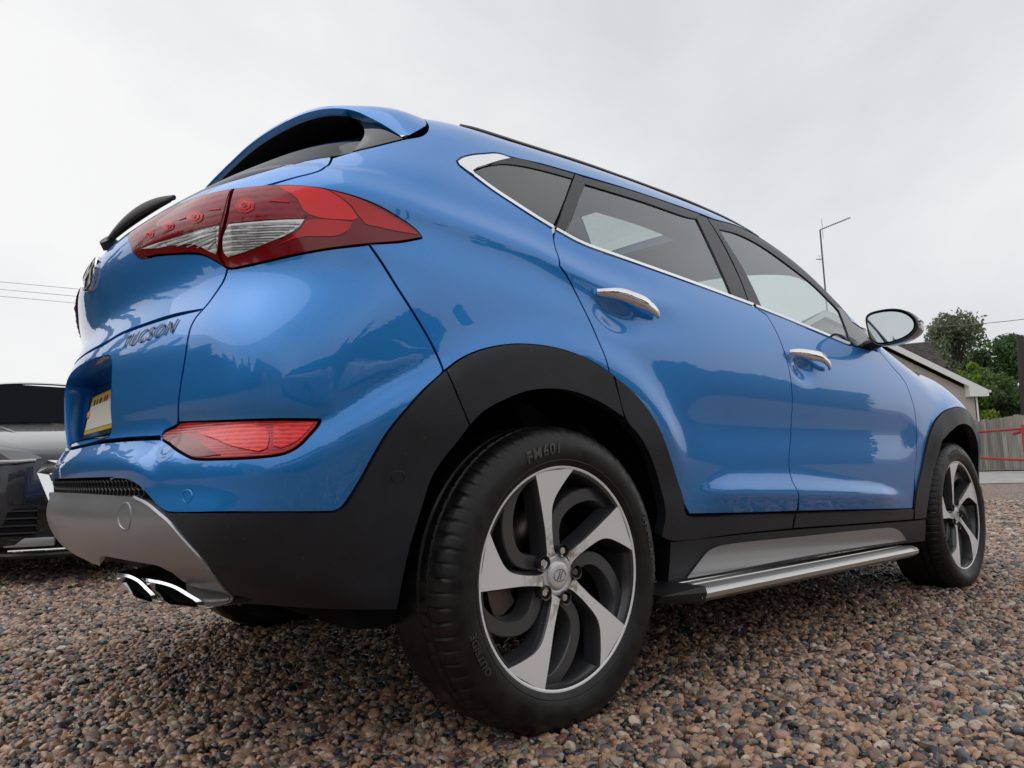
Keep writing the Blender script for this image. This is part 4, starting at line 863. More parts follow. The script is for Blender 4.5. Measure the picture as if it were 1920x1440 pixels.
# -- wheels
def build_wheel(parent, loc, flip):
    S_ = -1.0     # outward is -y in local space
    def pt(r, a, w): return (r*math.cos(a), S_*w, r*math.sin(a))
    def lathe(prof, n=96):
        V = [pt(r, 2*math.pi*i/n, w) for i in range(n) for r, w in prof]; m = len(prof)
        return V, [(i*m+j, i*m+j+1, ((i+1) % n)*m+j+1, ((i+1) % n)*m+j) for i in range(n) for j in range(m-1)]
    V, Fc = lathe([(.240, .1035), (.2585, .1075), (.2600, .104), (.2585, .100), (.247, .094), (.240, .070), (.232, .04), (.230, -.02), (.236, -.10)])
    w0 = mesh_obj('wheel', V, [f[::-1] for f in Fc], MAT['rimdark'], parent); w0.location = loc
    if flip: w0.rotation_euler = (0, 0, math.pi)
    V, Fc = lathe([(.2475, .1062), (.2500, .1080), (.2570, .1082), (.2590, .1062)]); mesh_obj('rim_lip', V, [f[::-1] for f in Fc], MAT['mach'], w0)
    # tyre with shoulder grooves; flattened where it meets the ground
    pit = 72; sub = 7; n = pit*sub
    prof = [(.246, .098), (.252, .107), (.262, .114), (.278, .1195), (.292, .1215), (.306, .1200), (.318, .1165), (.330, .1100), (.338, .1030), (.3440, .094), (.3478, .082), (.3495, .070), (.3500, .066), (.3500, .0625), (.3500, .0585), (.3503, .055), (.3512, .040), (.3515, .034), (.3515, .030), (.3515, .026), (.3515, .022), (.3520, .004), (.3515, -.022), (.3515, -.030), (.3510, -.06), (.348, -.082), (.338, -.103), (.306, -.12), (.262, -.114), (.246, -.098)]
    V = []; m = len(prof)
    for i in range(n):
        a = 2*math.pi*i/n; ph = (i % sub)/sub
        for j, (r, w) in enumerate(prof):
            rr = r
            if 13 <= j <= 14 or 18 <= j <= 19: rr -= .0065
            if 7 <= j <= 11 and ph < .14: rr -= .0032
            if 15 <= j <= 16 and .4 < ph < .56: rr -= .003
            x, y, z = pt(rr, a, w); k = max(0.0, -.318-z)
            if z < -.3355: z = -.3355+(z+.3355)*.06
            y *= 1+.06*sstep(-.26, -.33, z)*(1 if abs(w) > .09 else .3)*sstep(.36, .30, abs(rr)); V.append((x, y, z))
    ty = mesh_obj('tyre', V, [((i*m+j+1), (i*m+j), ((i+1) % n)*m+j, ((i+1) % n)*m+j+1) for i in range(n) for j in range(m-1)], MAT['tyre'], w0); ty.data.set_sharp_from_angle(angle=math.radians(32))
    # raised sidewall rings and lettering
    V, Fc = lathe([(.2655, .1155), (.2665, .1168), (.2680, .1168), (.2690, .1163)], 120); mesh_obj('sidewall_ring', V, [f[::-1] for f in Fc], MAT['tyre'], ty)
    def wall(r): return float(np.interp(r, [p[0] for p in prof[:11]], [p[1] for p in prof[:11]]))
    def letters(txt, size, ang, r0, shear=0.0, bold=.001, sp=1.05):
        tv, tf = text_mesh(txt, size, .0006, shear=shear, bold=bold, spacing=sp); tv[:, 0] -= (tv[:, 0].min()+tv[:, 0].max())/2; out_ = []
        for x, y, w in tv: r = r0+y; a = math.radians(ang)-x/(r0+.01); out_.append(pt(r, a, wall(r)+.0020+w))
        mesh_obj('sidewall_lettering', out_, tf, MAT['tyretext'], ty, smooth=False)
    letters('FM601', .036, 104, .284, .15, .0006, 1.2); letters('245/45ZR19', .023, 12, .296, 0, .0004, 1.12); letters('OUTSIDE', .022, 206, .287, 0, .0004, 1.12)
    # spokes traced from the photograph: one straight flank, one hooked flank
    st = [(.2530, 109.4), (.225, 109.7), (.2, 110.2), (.15, 111.6), (.115, 113.6), (.09, 117), (.07, 122.0), (.055, 131)]; hk = [(.046, 95), (.058, 101.5), (.093, 102.6), (.127, 101.4), (.150, 100.2), (.165, 98.6), (.176, 96.6), (.188, 93.9), (.22, 86.2), (.2530, 79.8)]
    def wz(r): return .1055-.020*max(0, (.25-r)/.2)**1.3
    arc = [(.2545, a) for a in np.linspace(82, 107.5, 8)]
    outl = [*st, *hk]; o_ = np.array([(r*math.cos(math.radians(a)), r*math.sin(math.radians(a))) for r, a in outl])
    o_ = resample(np.vstack([catmull(o_[:8], 4), catmull(o_[8:], 4)]), .006, True); arc_ = np.array([(r*math.cos(math.radians(a)), r*math.sin(math.radians(a))) for r, a in arc]); o_ = np.vstack([o_[:-1] if np.linalg.norm(o_[-1]-o_[0]) < .004 else o_, arc_])
    vo, tri, rings = triangulate([o_ if area2(o_) > 0 else o_[::-1]], .008); ring = rings[0]
    def spoke_mesh(a):
        ca, sa = math.cos(a), math.sin(a); V = []; 
        for x, z in vo: r = math.hypot(x, z); V.append((ca*x-sa*z, S_*wz(r), sa*x+ca*z))
        b = len(V); Fc = [tuple(t_) for t_ in tri.tolist()]; mi = [0]*len(Fc); lp = vo[ring]; k = len(lp); t_ = np.roll(lp, -1, 0)-np.roll(lp, 1, 0); t_ /= np.linalg.norm(t_, axis=1, keepdims=True); no = np.stack([t_[:, 1], -t_[:, 0]], -1)
        for gr, dz in ((0, .0), (.0025, .003), (.006, .018), (.012, .045)):
            for (x, z), q in zip(lp, no):
                X, Z = x+q[0]*gr, z+q[1]*gr; r = math.hypot(x, z); V.append((ca*X-sa*Z, S_*(wz(r)-dz), sa*X+ca*Z))
        for g in range(3):
            for i in range(k): j = (i+1) % k; Fc.append((b+g*k+j, b+g*k+i, b+(g+1)*k+i, b+(g+1)*k+j)); mi.append(1)
        return V, Fc, mi
    for q in range(5):
        V, Fc, mi = spoke_mesh(-math.radians(72*q)); o = mesh_obj('spoke', V, Fc, MAT['mach'], w0); o.data.materials.append(MAT['rimdark']); o.data.polygons.foreach_set('material_index', mi); o.data.set_sharp_from_angle(angle=math.radians(30))
        bm = bmesh.new(); path = [(.245, 112), (.232, 122), (.212, 130.5), (.19, 138.5), (.16, 148), (.13, 155), (.105, 157), (.075, 153), (.055, 147)]; base = -math.radians(72*q)
        c = catmull(np.array([(r*math.cos(math.radians(a)), r*math.sin(math.radians(a))) for r, a in path]), 5); t_ = np.gradient(c, axis=0); t_ /= np.linalg.norm(t_, axis=1, keepdims=True); no = np.stack([-t_[:, 1], t_[:, 0]], -1); rows = []
        for (x, z), n_ in zip(c, no):
            r = math.hypot(x, z); top = .080-.018*(1-r/.25); row = []
            for u, dw in ((-.022, -.045), (-.0185, -.003), (-.016, 0), (.013, 0), (.0155, -.003), (.020, -.045)):
                X, Z = x+n_[0]*u, z+n_[1]*u; row.append(bm.verts.new((math.cos(base)*X-math.sin(base)*Z, S_*(top+dw), math.sin(base)*X+math.cos(base)*Z)))
            rows.append(row)
        for r0_, r1_ in zip(rows[:-1], rows[1:]):
            for j in range(5): bm.faces.new((r0_[j], r0_[j+1], r1_[j+1], r1_[j]))
        bmesh.ops.recalc_face_normals(bm, faces=bm.faces); bm_obj('inner_spoke', bm, MAT['rimgrey'], w0)
        # nut in its pocket
        a = math.radians(72*q+1.5); c0 = (.057*math.cos(a), .057*math.sin(a)); bm = bmesh.new()
        for (r, w_), (r2, w2) in zip([(.0175, .088), (.0165, .092), (.0145, .091), (.013, .060)], [(.0165, .092), (.0145, .091), (.013, .060), (.0001, .060)]):
            for i in range(20):
                q0, q1 = 2*math.pi*i/20, 2*math.pi*(i+1)/20; bm.faces.new([bm.verts.new((c0[0]+rr*math.cos(t0), S_*ww, c0[1]+rr*math.sin(t0))) for rr, ww, t0 in ((r, w_, q0), (r, w_, q1), (r2, w2, q1), (r2, w2, q0))])
        bmesh.ops.remove_doubles(bm, verts=bm.verts, dist=1e-5); bmesh.ops.recalc_face_normals(bm, faces=bm.faces); bm_obj('nut_pocket', bm, MAT['rimdark'], w0)
        bm = bmesh.new(); bmesh.ops.create_cone(bm, cap_ends=True, segments=6, radius1=.0098, radius2=.0085, depth=.026)
        for v in bm.verts: v.co = Vector((c0[0]+v.co.x, S_*(.073+v.co.z), c0[1]+v.co.y))
        bmesh.ops.recalc_face_normals(bm, faces=bm.faces); bm_obj('wheel_nut', bm, MAT['chrome'] if q else MAT['darkchrome'], w0, smooth=False)
    V, Fc = lathe([(.0001, .0905), (.020, .0902), (.0290, .0890), (.0322, .0868), (.0326, .080), (.0335, .0825), (.046, .0845), (.049, .0800), (.052, .05)], 48); mesh_obj('hub', V, [f[::-1] for f in Fc], MAT['hubcap'], w0)
    bm = bmesh.new(); pts = [Vector(pt(.019*1.0, a, .0905)) for a in np.linspace(0, 2*math.pi, 25)]; tube(bm, [Vector((p.x*1.0, p.y-.0005, p.z*.72)) for p in pts], .0009, 6, cap=False, up=(0, 1, 0)); tube(bm, [(-.009, S_*.091, -.010), (-.003, S_*.0915, 0), (.001, S_*.091, .010)], .0012, 6); tube(bm, [(.001, S_*.091, -.010), (.004, S_*.0915, 0), (.010, S_*.091, .010)], .0012, 6)
    bm_obj('hub_emblem', bm, MAT['darkchrome'], w0)
    V, Fc = lathe([(.05, .0), (.155, .0), (.155, -.022), (.05, -.022)], 64); mesh_obj('brake_disc', V, [f[::-1] for f in Fc], MAT['disc'], w0)
    bm = bmesh.new()
    for k in range(9):
        a = math.radians(138+k*6); 
    A = np.radians(np.linspace(150, 215, 8)); rows = [[bm.verts.new(pt(r, a, w)) for r, w in ((.10, .022), (.165, .022), (.172, .0), (.172, -.04))] for a in A]
    for r0_, r1_ in zip(rows[:-1], rows[1:]):
        for j in range(3): bm.faces.new((r0_[j], r0_[j+1], r1_[j+1], r1_[j]))
    bm_obj('brake_caliper', bm, MAT['disc'], w0)
    return w0
w1 = build_wheel(car, (0, -.790, .335), False)
def copy_part(src, loc, rz):
    c = src.copy(); COL.objects.link(c); c.location = loc; c.rotation_euler = (0, 0, rz)
    for ch in src.children: d = ch.copy(); COL.objects.link(d); d.parent = c; [setattr(g2, 'parent', d) for g2 in [g.copy() for g in ch.children] if COL.objects.link(g2) is None]
    return c
copy_part(w1, (2.67, -.790, .335), 0); copy_part(w1, (0, .790, .335), math.pi); copy_part(w1, (2.67, .790, .335), math.pi)
# ------------------------------------------------------------------ ground: gravel yard, road, pebbles
FH = np.array([math.cos(CAM_YAW), math.sin(CAM_YAW)])
def at(x, y, depth): return CAM_LOC+depth*rays(np.array([x, y], float))
def gz(x, y):
    d = (np.asarray(x)-CAM_LOC[0])*FH[0]+(np.asarray(y)-CAM_LOC[1])*FH[1]; return .30*sstep(6.0, 24.0, d)
def gravel_sheet_mat():
    m = M_('gravel_bed', (.13, .105, .085), rough=.75); N, L, b = nodes(m)
    v = tex(m, 'ShaderNodeTexVoronoi', 55.0); cr = N.new('ShaderNodeSeparateColor'); L(v.outputs['Color'], cr.inputs[0])
    r = ramp(m, cr.outputs[0], [(.0, (.09, .09, .095)), (.3, (.22, .18, .155)), (.55, (.36, .26, .19)), (.78, (.48, .35, .26)), (1.0, (.56, .48, .40))]); r.color_ramp.interpolation = 'CONSTANT'; L(r.outputs[0], b.inputs['Base Color'])
    dr = ramp(m, v.outputs['Distance'], [(.0, (1, 1, 1)), (.8, (0, 0, 0))]); bump(m, dr.outputs[0], .9, .02); return m
xs = np.concatenate([np.linspace(-300, -12, 8), np.linspace(-10, 30, 41), np.linspace(34, 300, 10)]); G = np.array([(x, y, float(gz(x, y))-.016) for x in xs for y in xs]); k = len(xs)
gr = mesh_obj('gravel_yard', G, [(i*k+j, (i+1)*k+j, (i+1)*k+j+1, i*k+j+1) for i in range(k-1) for j in range(k-1)], gravel_sheet_mat()); gr['kind'] = 'structure'
# pale concrete road beyond the gravel, and its kerb, square to the view down the yard
RD = np.array([-FH[1], FH[0]])
def fpt(dep, lat, dz=0.0):
    x, y = CAM_LOC[0]+FH[0]*dep-RD[0]*lat, CAM_LOC[1]+FH[1]*dep-RD[1]*lat; return (x, y, float(gz(x, y))+dz)
mr = M_('road_concrete', (.34, .335, .33), rough=.8); t = tex(mr, 'ShaderNodeTexNoise', 3.0, Detail=9.0); N, L, b = nodes(mr); L(ramp(mr, t.outputs['Fac'], [(.3, (.27, .265, .26)), (.7, (.40, .395, .39))]).outputs[0], b.inputs['Base Color']); bump(mr, t.outputs['Fac'], .2, .01)
def ribbon(name, d0, d1, l0, l1, dz, mat, nd=12, nl=20):
    V = [fpt(d0+(d1-d0)*i/nd, l0+(l1-l0)*j/nl, dz) for i in range(nd+1) for j in range(nl+1)]
    o = mesh_obj(name, V, [(i*(nl+1)+j, i*(nl+1)+j+1, (i+1)*(nl+1)+j+1, (i+1)*(nl+1)+j) for i in range(nd) for j in range(nl)], mat); o['kind'] = 'structure'; return o
ribbon('road', 15.2, 24.6, -60, 60, -.004, mr)
mg = M_('verge_grass_soil', (.10, .10, .05), rough=.9); t = tex(mg, 'ShaderNodeTexNoise', 9.0, Detail=8.0); L2 = mg.node_tree.links.new; L2(ramp(mg, t.outputs['Fac'], [(.35, (.16, .15, .09)), (.7, (.22, .20, .15))]).outputs[0], mg.node_tree.nodes['Principled BSDF'].inputs['Base Color']); bump(mg, t.outputs['Fac'], .8, .05)
ribbon('verge', 24.6, 70, -70, 70, .03, mg)
# pebbles
pc = bpy.data.collections.new('pebbles')
mp_ = M_('pebble_stone', (.2, .15, .12), rough=.5, spec=.6); N, L, b = nodes(mp_); oi = N.new('ShaderNodeObjectInfo')
r = ramp(mp_, oi.outputs['Random'], [(0, (0.03, 0.031, 0.034)), (0.13, (0.085, 0.088, 0.095)), (0.25, (0.204, 0.161, 0.131)), (0.36, (0.339, 0.217, 0.139)), (0.49, (0.458, 0.273, 0.162)), (0.6, (0.17, 0.092, 0.072)), (0.69, (0.356, 0.289, 0.226)), (0.79, (0.509, 0.338, 0.234)), (0.9, (0.399, 0.241, 0.188)), (0.95, (0.594, 0.514, 0.414))]); r.color_ramp.interpolation = 'CONSTANT'
c = N.new('ShaderNodeTexCoord'); nz_ = N.new('ShaderNodeTexNoise'); nz_.inputs['Scale'].default_value = 2.2; nz_.inputs['Detail'].default_value = 6; ad = N.new('ShaderNodeVectorMath'); ad.operation = 'ADD'; L(c.outputs['Object'], ad.inputs[0]); L(oi.outputs['Location'], ad.inputs[1]); L(ad.outputs[0], nz_.inputs['Vector'])
mx = N.new('ShaderNodeMix'); mx.data_type = 'RGBA'; mx.blend_type = 'MULTIPLY'; mx.inputs[0].default_value = .75; rr = ramp(mp_, nz_.outputs['Fac'], [(.3, (.55, .55, .57)), (.72, (1.25, 1.2, 1.15))]); L(r.outputs[0], mx.inputs[6]); L(rr.outputs[0], mx.inputs[7]); L(mx.outputs[2], b.inputs['Base Color'])
r3 = ramp(mp_, nz_.outputs['Fac'], [(.35, (.16,)*3), (.65, (.46,)*3)]); L(r3.outputs[0], b.inputs['Roughness'])
for k in range(8):
    bm = bmesh.new(); bmesh.ops.create_icosphere(bm, subdivisions=2, radius=1.0); rg_ = np.random.default_rng(100+k); dirs = rg_.normal(size=(9, 3)); dirs /= np.linalg.norm(dirs, axis=1, keepdims=True); cut_ = rg_.uniform(.55, .92, 9)
    for v in bm.verts:
        p = np.array(v.co)
        for d_, c_ in zip(dirs, cut_):
            e_ = p @ d_-c_
            if e_ > 0: p = p-d_*e_*.85
        p = p*(1+.05*math.sin(7*p[0]+k)+.05*math.sin(9*p[1]+2*k)); v.co = Vector(p*np.array([1.15, .9, .68])*.55)
    me = bpy.data.meshes.new('pebble'); bm.to_mesh(me); bm.free(); me.polygons.foreach_set('use_smooth', [True]*len(me.polygons)); me.set_sharp_from_angle(angle=math.radians(38)); me.materials.append(mp_); pc.objects.link(bpy.data.objects.new('pebble', me))
pts = []; scl = []
for r0_, r1_, sp_, layers in ((.35, 2.6, .0170, 2), (2.6, 4.6, .0185, 2), (4.6, 7.5, .023, 2), (7.5, 12.5, .034, 1)):
    n_ = int(2*r1_/sp_)+2; gx, gy = np.meshgrid(np.arange(-n_//2, n_//2+1)*sp_, np.arange(-int(n_*.6), int(n_*.6)+1)*sp_*.88, indexing='ij'); gx = gx+(np.arange(gx.shape[1]) % 2)*sp_*.5
    for ly in range(layers):
        X = gx+RNG.uniform(-.33, .33, gx.shape)*sp_+ly*sp_*.5; Y = gy+RNG.uniform(-.33, .33, gx.shape)*sp_; R_ = np.hypot(X, Y); A_ = np.degrees(np.abs((np.arctan2(Y, X)-CAM_YAW+np.pi) % (2*np.pi)-np.pi))
        m_ = (R_ >= r0_) & (R_ < r1_) & (A_ < (64 if r1_ < 5 else 58 if r1_ < 8 else 46)); 
        if ly: m_ &= RNG.random(gx.shape) < .55
        x_, y_ = X[m_]+CAM_LOC[0], Y[m_]+CAM_LOC[1]; dep = R_[m_]; s_ = sp_*np.clip(RNG.lognormal(.0, .34, m_.sum()), .45, 2.1)*1.04
        if r1_ > 5: keep = ((x_-CAM_LOC[0])*FH[0]+(y_-CAM_LOC[1])*FH[1]) < 15.1; x_, y_, s_ = x_[keep], y_[keep], s_[keep]
        z_ = gz(x_, y_)-.006+RNG.uniform(-.003, .003, len(x_))+(RNG.uniform(.002, .008, len(x_)) if ly else 0)
        pts.append(np.stack([x_, y_, z_], -1)); scl.append(s_)
pts = np.concatenate(pts); scl = np.concatenate(scl); n_ = len(pts)
me = bpy.data.meshes.new('gravel'); me.vertices.add(n_); me.vertices.foreach_set('co', pts.astype(np.float32).ravel())
def attr(nm, typ, arr, key='value'): a_ = me.attributes.new(nm, typ, 'POINT'); a_.data.foreach_set(key, arr.ravel())
rot = np.stack([RNG.normal(0, .45, n_), RNG.normal(0, .45, n_), RNG.uniform(0, 6.283, n_)], -1).astype(np.float32)
attr('rot', 'FLOAT_VECTOR', rot, 'vector'); attr('scl', 'FLOAT', scl.astype(np.float32)); attr('idx', 'INT', RNG.integers(0, 8, n_).astype(np.int32)); me.update()
go = bpy.data.objects.new('gravel', me); COL.objects.link(go); go['kind'] = 'stuff'; go['label'] = 'loose brown and grey pebbles covering the yard'; go['category'] = 'gravel'
ng = bpy.data.node_groups.new('scatter_pebbles', 'GeometryNodeTree'); ng.interface.new_socket('Geometry', in_out='INPUT', socket_type='NodeSocketGeometry'); ng.interface.new_socket('Geometry', in_out='OUTPUT', socket_type='NodeSocketGeometry')
def gn(t_): return ng.nodes.new(t_)
gi, gout, ip, ci = gn('NodeGroupInput'), gn('NodeGroupOutput'), gn('GeometryNodeInstanceOnPoints'), gn('GeometryNodeCollectionInfo')
ci.inputs['Collection'].default_value = pc; ci.inputs['Separate Children'].default_value = True; ci.inputs['Reset Children'].default_value = True; ip.inputs['Pick Instance'].default_value = True
def named(nm, typ): a_ = gn('GeometryNodeInputNamedAttribute'); a_.data_type = typ; a_.inputs['Name'].default_value = nm; return a_.outputs['Attribute']
e2r = gn('FunctionNodeEulerToRotation')
GL = ng.links.new; GL(gi.outputs[0], ip.inputs['Points']); GL(ci.outputs[0], ip.inputs['Instance']); GL(named('idx', 'INT'), ip.inputs['Instance Index']); GL(named('rot', 'FLOAT_VECTOR'), e2r.inputs[0]); GL(e2r.outputs[0], ip.inputs['Rotation']); GL(named('scl', 'FLOAT'), ip.inputs['Scale']); GL(ip.outputs[0], gout.inputs[0])
md = go.modifiers.new('scatter', 'NODES'); md.node_group = ng
# ------------------------------------------------------------------ background: fence, gate, house, trees, wires
def wood():
    m = M_('weathered_fence_wood', (.27, .255, .24), rough=.85); N, L, b = nodes(m); c = N.new('ShaderNodeTexCoord'); mp = N.new('ShaderNodeMapping'); mp.inputs['Scale'].default_value = (14, 14, 1.2); oi = N.new('ShaderNodeObjectInfo'); L(c.outputs['Object'], mp.inputs[0])
    ad = N.new('ShaderNodeVectorMath'); ad.operation = 'ADD'; L(mp.outputs[0], ad.inputs[0]); mu = N.new('ShaderNodeMath'); mu.operation = 'MULTIPLY'; mu.inputs[1].default_value = 40; L(oi.outputs['Random'], mu.inputs[0]); L(mu.outputs[0], ad.inputs[1])
    t = N.new('ShaderNodeTexNoise'); t.inputs['Scale'].default_value = 1.6; t.inputs['Detail'].default_value = 8; L(ad.outputs[0], t.inputs['Vector']); r = ramp(m, t.outputs['Fac'], [(.28, (.13, .12, .11)), (.5, (.27, .255, .24)), (.75, (.42, .40, .38))])
    hs = N.new('ShaderNodeHueSaturation'); mr_ = N.new('ShaderNodeMapRange'); mr_.inputs['To Min'].default_value = .72; mr_.inputs['To Max'].default_value = 1.2; L(oi.outputs['Random'], mr_.inputs['Value']); L(mr_.outputs[0], hs.inputs['Value']); L(r.outputs[0], hs.inputs['Color']); L(hs.outputs[0], b.inputs['Base Color']); bump(m, t.outputs['Fac'], .5, .01); return m
MW = wood()
FB0, FB1 = at(1800, 884, 29.5), at(1960, 881, 24.5); fd_ = (FB1-FB0)[:2]; fl = np.linalg.norm(fd_); fd_ /= fl; fnor = np.array([fd_[1], -fd_[0]])
if fnor @ (CAM_LOC[:2]-FB0[:2]) < 0: fnor = -fnor
zf = float(gz(*FB0[:2]))
fence = thing('wooden_fence', 'tall weathered grey plank fence beyond the yard road', 'fence', (FB0[0], FB0[1], zf), math.atan2(fd_[1], fd_[0]))
hF = 1.98; x = -7.0; kf = 0; pb = None
def plank_mesh(w, h):
    bm = bmesh.new(); box(bm, (0, 0, h/2), (w, .024, h), bev=.004); me = bpy.data.meshes.new('plank'); bm.to_mesh(me); bm.free(); me.materials.append(MW); return me
pms = [plank_mesh(w, 1.0) for w in (.19, .215, .235, .255)]
while x < 12:
    me = pms[RNG.integers(0, 4)]; w = me.vertices[0].co.x*2; w = abs(w); o = bpy.data.objects.new('plank', me); COL.objects.link(o); o.parent = fence; o.location = (x+w/2, RNG.uniform(-.006, .006), RNG.uniform(-.01, .03)); o.rotation_euler = (0, RNG.normal(0, .006), 0); o.scale = (1, 1, hF+RNG.normal(0, .025)); x += w+RNG.choice([.006, .010, .014, .032], p=[.45, .3, .2, .05])
for zz in (.45, 1.5):
    bm = bmesh.new(); box(bm, (2.5, .05, zz), (19, .05, .09)); bm_obj('fence_rail', bm, MW, fence, smooth=False)
# red tube gate standing open before the fence
MRED = M_('red_gate_paint', (.33, .028, .028), rough=.45); t = tex(MRED, 'ShaderNodeTexNoise', 8.0, Detail=7.0); MRED.node_tree.links.new(ramp(MRED, t.outputs['Fac'], [(.35, (.22, .022, .02)), (.7, (.40, .045, .04))]).outputs[0], MRED.node_tree.nodes['Principled BSDF'].inputs['Base Color'])
gA, gB = at(1822, 860, 23.5), at(1926, 860, 21.0); gdir = (gB-gA)[:2]; gL = np.linalg.norm(gdir); gdir /= gL
gate = thing('field_gate', 'red painted tubular steel gate in front of the plank fence', 'gate', (gB[0], gB[1], float(gz(*gB[:2]))), math.atan2(-gdir[1], -gdir[0]))
zb = gate.location.z
def zat(y, dep): return float(at(1919, y, dep)[2])-zb
for nm, y0, y1 in (('gate_rail', 803, 811), ('gate_rail', 863, 858)):
    bm = bmesh.new(); zA = float(at(1822, y1, 23.5)[2])-zb; zB = float(at(1919, y0, 21.0)[2])-zb; k_ = (zA-zB)/gL; tube(bm, [(0, 0, zB), (gL, 0, zA), (gL+1.2, 0, zA+k_*1.2)], .045, 10); bm_obj(nm, bm, MRED, gate)
zt_ = float(at(1919, 797, 21.0)[2])-zb
bm = bmesh.new(); box(bm, (-.03, 0, (zt_+.02)/2), (.16, .12, zt_+.02), bev=.01); bm_obj('gate_post', bm, MRED, gate)
bm = bmesh.new(); tube(bm, [(.02, 0, zt_-.16), (.45, 0, zt_-.24)], .05, 8); bm_obj('gate_hinge', bm, MRED, gate)
# house: gable towards the yard
MWALL = M_('pebble_dash_wall', (.5, .44, .38), rough=.92); t = tex(MWALL, 'ShaderNodeTexNoise', 16.0, Detail=9.0, Roughness=.75); MWALL.node_tree.links.new(ramp(MWALL, t.outputs['Fac'], [(.3, (.40, .345, .30)), (.7, (.62, .56, .49))]).outputs[0], MWALL.node_tree.nodes['Principled BSDF'].inputs['Base Color']); bump(MWALL, t.outputs['Fac'], .8, .03)
MWHT = M_('white_upvc', (.78, .78, .77), rough=.4); MTILE = M_('dark_roof_tile', (.06, .052, .05), rough=.75); t = tex(MTILE, 'ShaderNodeTexNoise', 5.0, Detail=6.0); MTILE.node_tree.links.new(ramp(MTILE, t.outputs['Fac'], [(.3, (.035, .03, .03)), (.7, (.095, .082, .078))]).outputs[0], MTILE.node_tree.nodes['Principled BSDF'].inputs['Base Color'])
HD = 30.0; e_r = at(1826, 737, HD); hx = CR[:2]/np.linalg.norm(CR[:2]); zg_h = float(gz(*e_r[:2]))
house = thing('house', 'pebble-dashed gable end of a house with white barge boards', 'house', (e_r[0], e_r[1], zg_h), math.atan2(hx[1], hx[0]))   # local x to picture right, y away
he = e_r[2]-zg_h; HW = 6.2; pit = .535; hr = he+HW*pit
def hbox(name, pts0, pts1, mat, par=house, smooth=False):
    bm = bmesh.new(); a = [bm.verts.new(p) for p in pts0]; b = [bm.verts.new(p) for p in pts1]; n_ = len(a); bm.faces.new(a[::-1]); bm.faces.new(b)
    for i in range(n_): bm.faces.new((a[i], a[(i+1) % n_], b[(i+1) % n_], b[i]))
    bmesh.ops.recalc_face_normals(bm, faces=bm.faces); return bm_obj(name, bm, mat, par, smooth=smooth)
wl = [(0, 0, -.3), (0, 0, he), (-HW, 0, hr), (-2*HW, 0, he), (-2*HW, 0, -.3)]; hbox('wall', wl, [(x, 10, z) for x, _, z in wl], MWALL)
def barge(x0, z0, x1, z1, w, nm):
    hbox(nm, [(x0, -.32, z0), (x1, -.32, z1), (x1, -.32, z1-w), (x0, -.32, z0-w)], [(x0, -.27, z0), (x1, -.27, z1), (x1, -.27, z1-w), (x0, -.27, z0-w)], MWHT)
barge(.42, he+.10, -HW, hr+.33, .27, 'barge_board'); barge(-2*HW-.42, he+.10, -HW, hr+.33, .27, 'barge_board')
hbox('eaves_box', [(-.38, -.325, he+.36), (.42, -.325, he-.05+.01), (.42, -.325, he-.17), (-.38, -.325, he-.17)], [(-.38, -.0, he+.36), (.42, -.0, he-.04), (.42, 0, he-.17), (-.38, 0, he-.17)], MWHT)
bm = bmesh.new(); tube(bm, [(.50, -.3, he+.04), (.50, 10, he+.04)], .06, 10); bm_obj('gutter', bm, MWHT, house)
bm = bmesh.new(); tube(bm, [(.04, -.07, he-.1), (.04, -.07, 0)], .035, 10); bm_obj('downpipe', bm, MWHT, house)
def slope(name, xa, za, xb, zb, y0, y1, par, mat=MTILE, rows=14):
    o = None
    for r in range(rows):
        t0, t1 = r/rows, (r+1)/rows; x0, z0, x1, z1 = xa+(xb-xa)*t0, za+(zb-za)*t0, xa+(xb-xa)*t1, za+(zb-za)*t1; nx, nz = (zb-za), -(xb-xa); ln = math.hypot(nx, nz); nx, nz = nx/ln*.035, nz/ln*.035
        if nz < 0: nx, nz = -nx, -nz
        hbox(name, [(x0, y0, z0), (x1, y0, z1), (x1+nx*.2, y0, z1+nz*.2), (x0+nx*1.3, y0, z0+nz*1.3)], [(x0, y1, z0), (x1, y1, z1), (x1+nx*.2, y1, z1+nz*.2), (x0+nx*1.3, y1, z0+nz*1.3)], mat, par)
slope('tile_course', .46, he+.11, -HW, hr+.34, -.30, 10, house, rows=16); slope('tile_course', -2*HW-.46, he+.11, -HW, hr+.34, -.30, 10, house, rows=16)
# lower wing with a hipped dark roof behind
q0, q1, q2 = at(1660, 641, 33.0), at(1744, 640, 33.0), at(1768, 697, 33.0)
ann = thing('house_wing', 'dark tiled hipped roof of a wing rising behind the white barge board', 'house', (q1[0], q1[1], zg_h), math.atan2((q1-CAM_LOC)[1], (q1-CAM_LOC)[0])-math.pi/2); zr_ = q1[2]-zg_h; zl_ = q2[2]-zg_h; wx = float(np.linalg.norm((q2-q1)[:2]))
hbox('wall', [(-9, -1.2, 0), (wx-.2, -1.2, 0), (wx-.2, 2.6, 0), (-9, 2.6, 0)], [(-9, -1.2, zl_), (wx-.2, -1.2, zl_), (wx-.2, 2.6, zl_), (-9, 2.6, zl_)], MWALL, ann)
R_ = 16
for r in range(R_):
    t0, t1 = r/R_, (r+1)/R_
    def ring(t_, d): a = wx*(1-t_)*.95; y_ = -1.5+(1.5)*t_; z_ = zl_+(zr_-zl_)*t_; return [(-9.2, y_-d, z_), (a+d, y_-d, z_), (a+d, 3.0-3.0*t_+d, z_), (-9.2, 3.0-3.0*t_+d, z_)]
    hbox('tile_course', ring(t0, .03), ring(t1, 0), MTILE, ann)
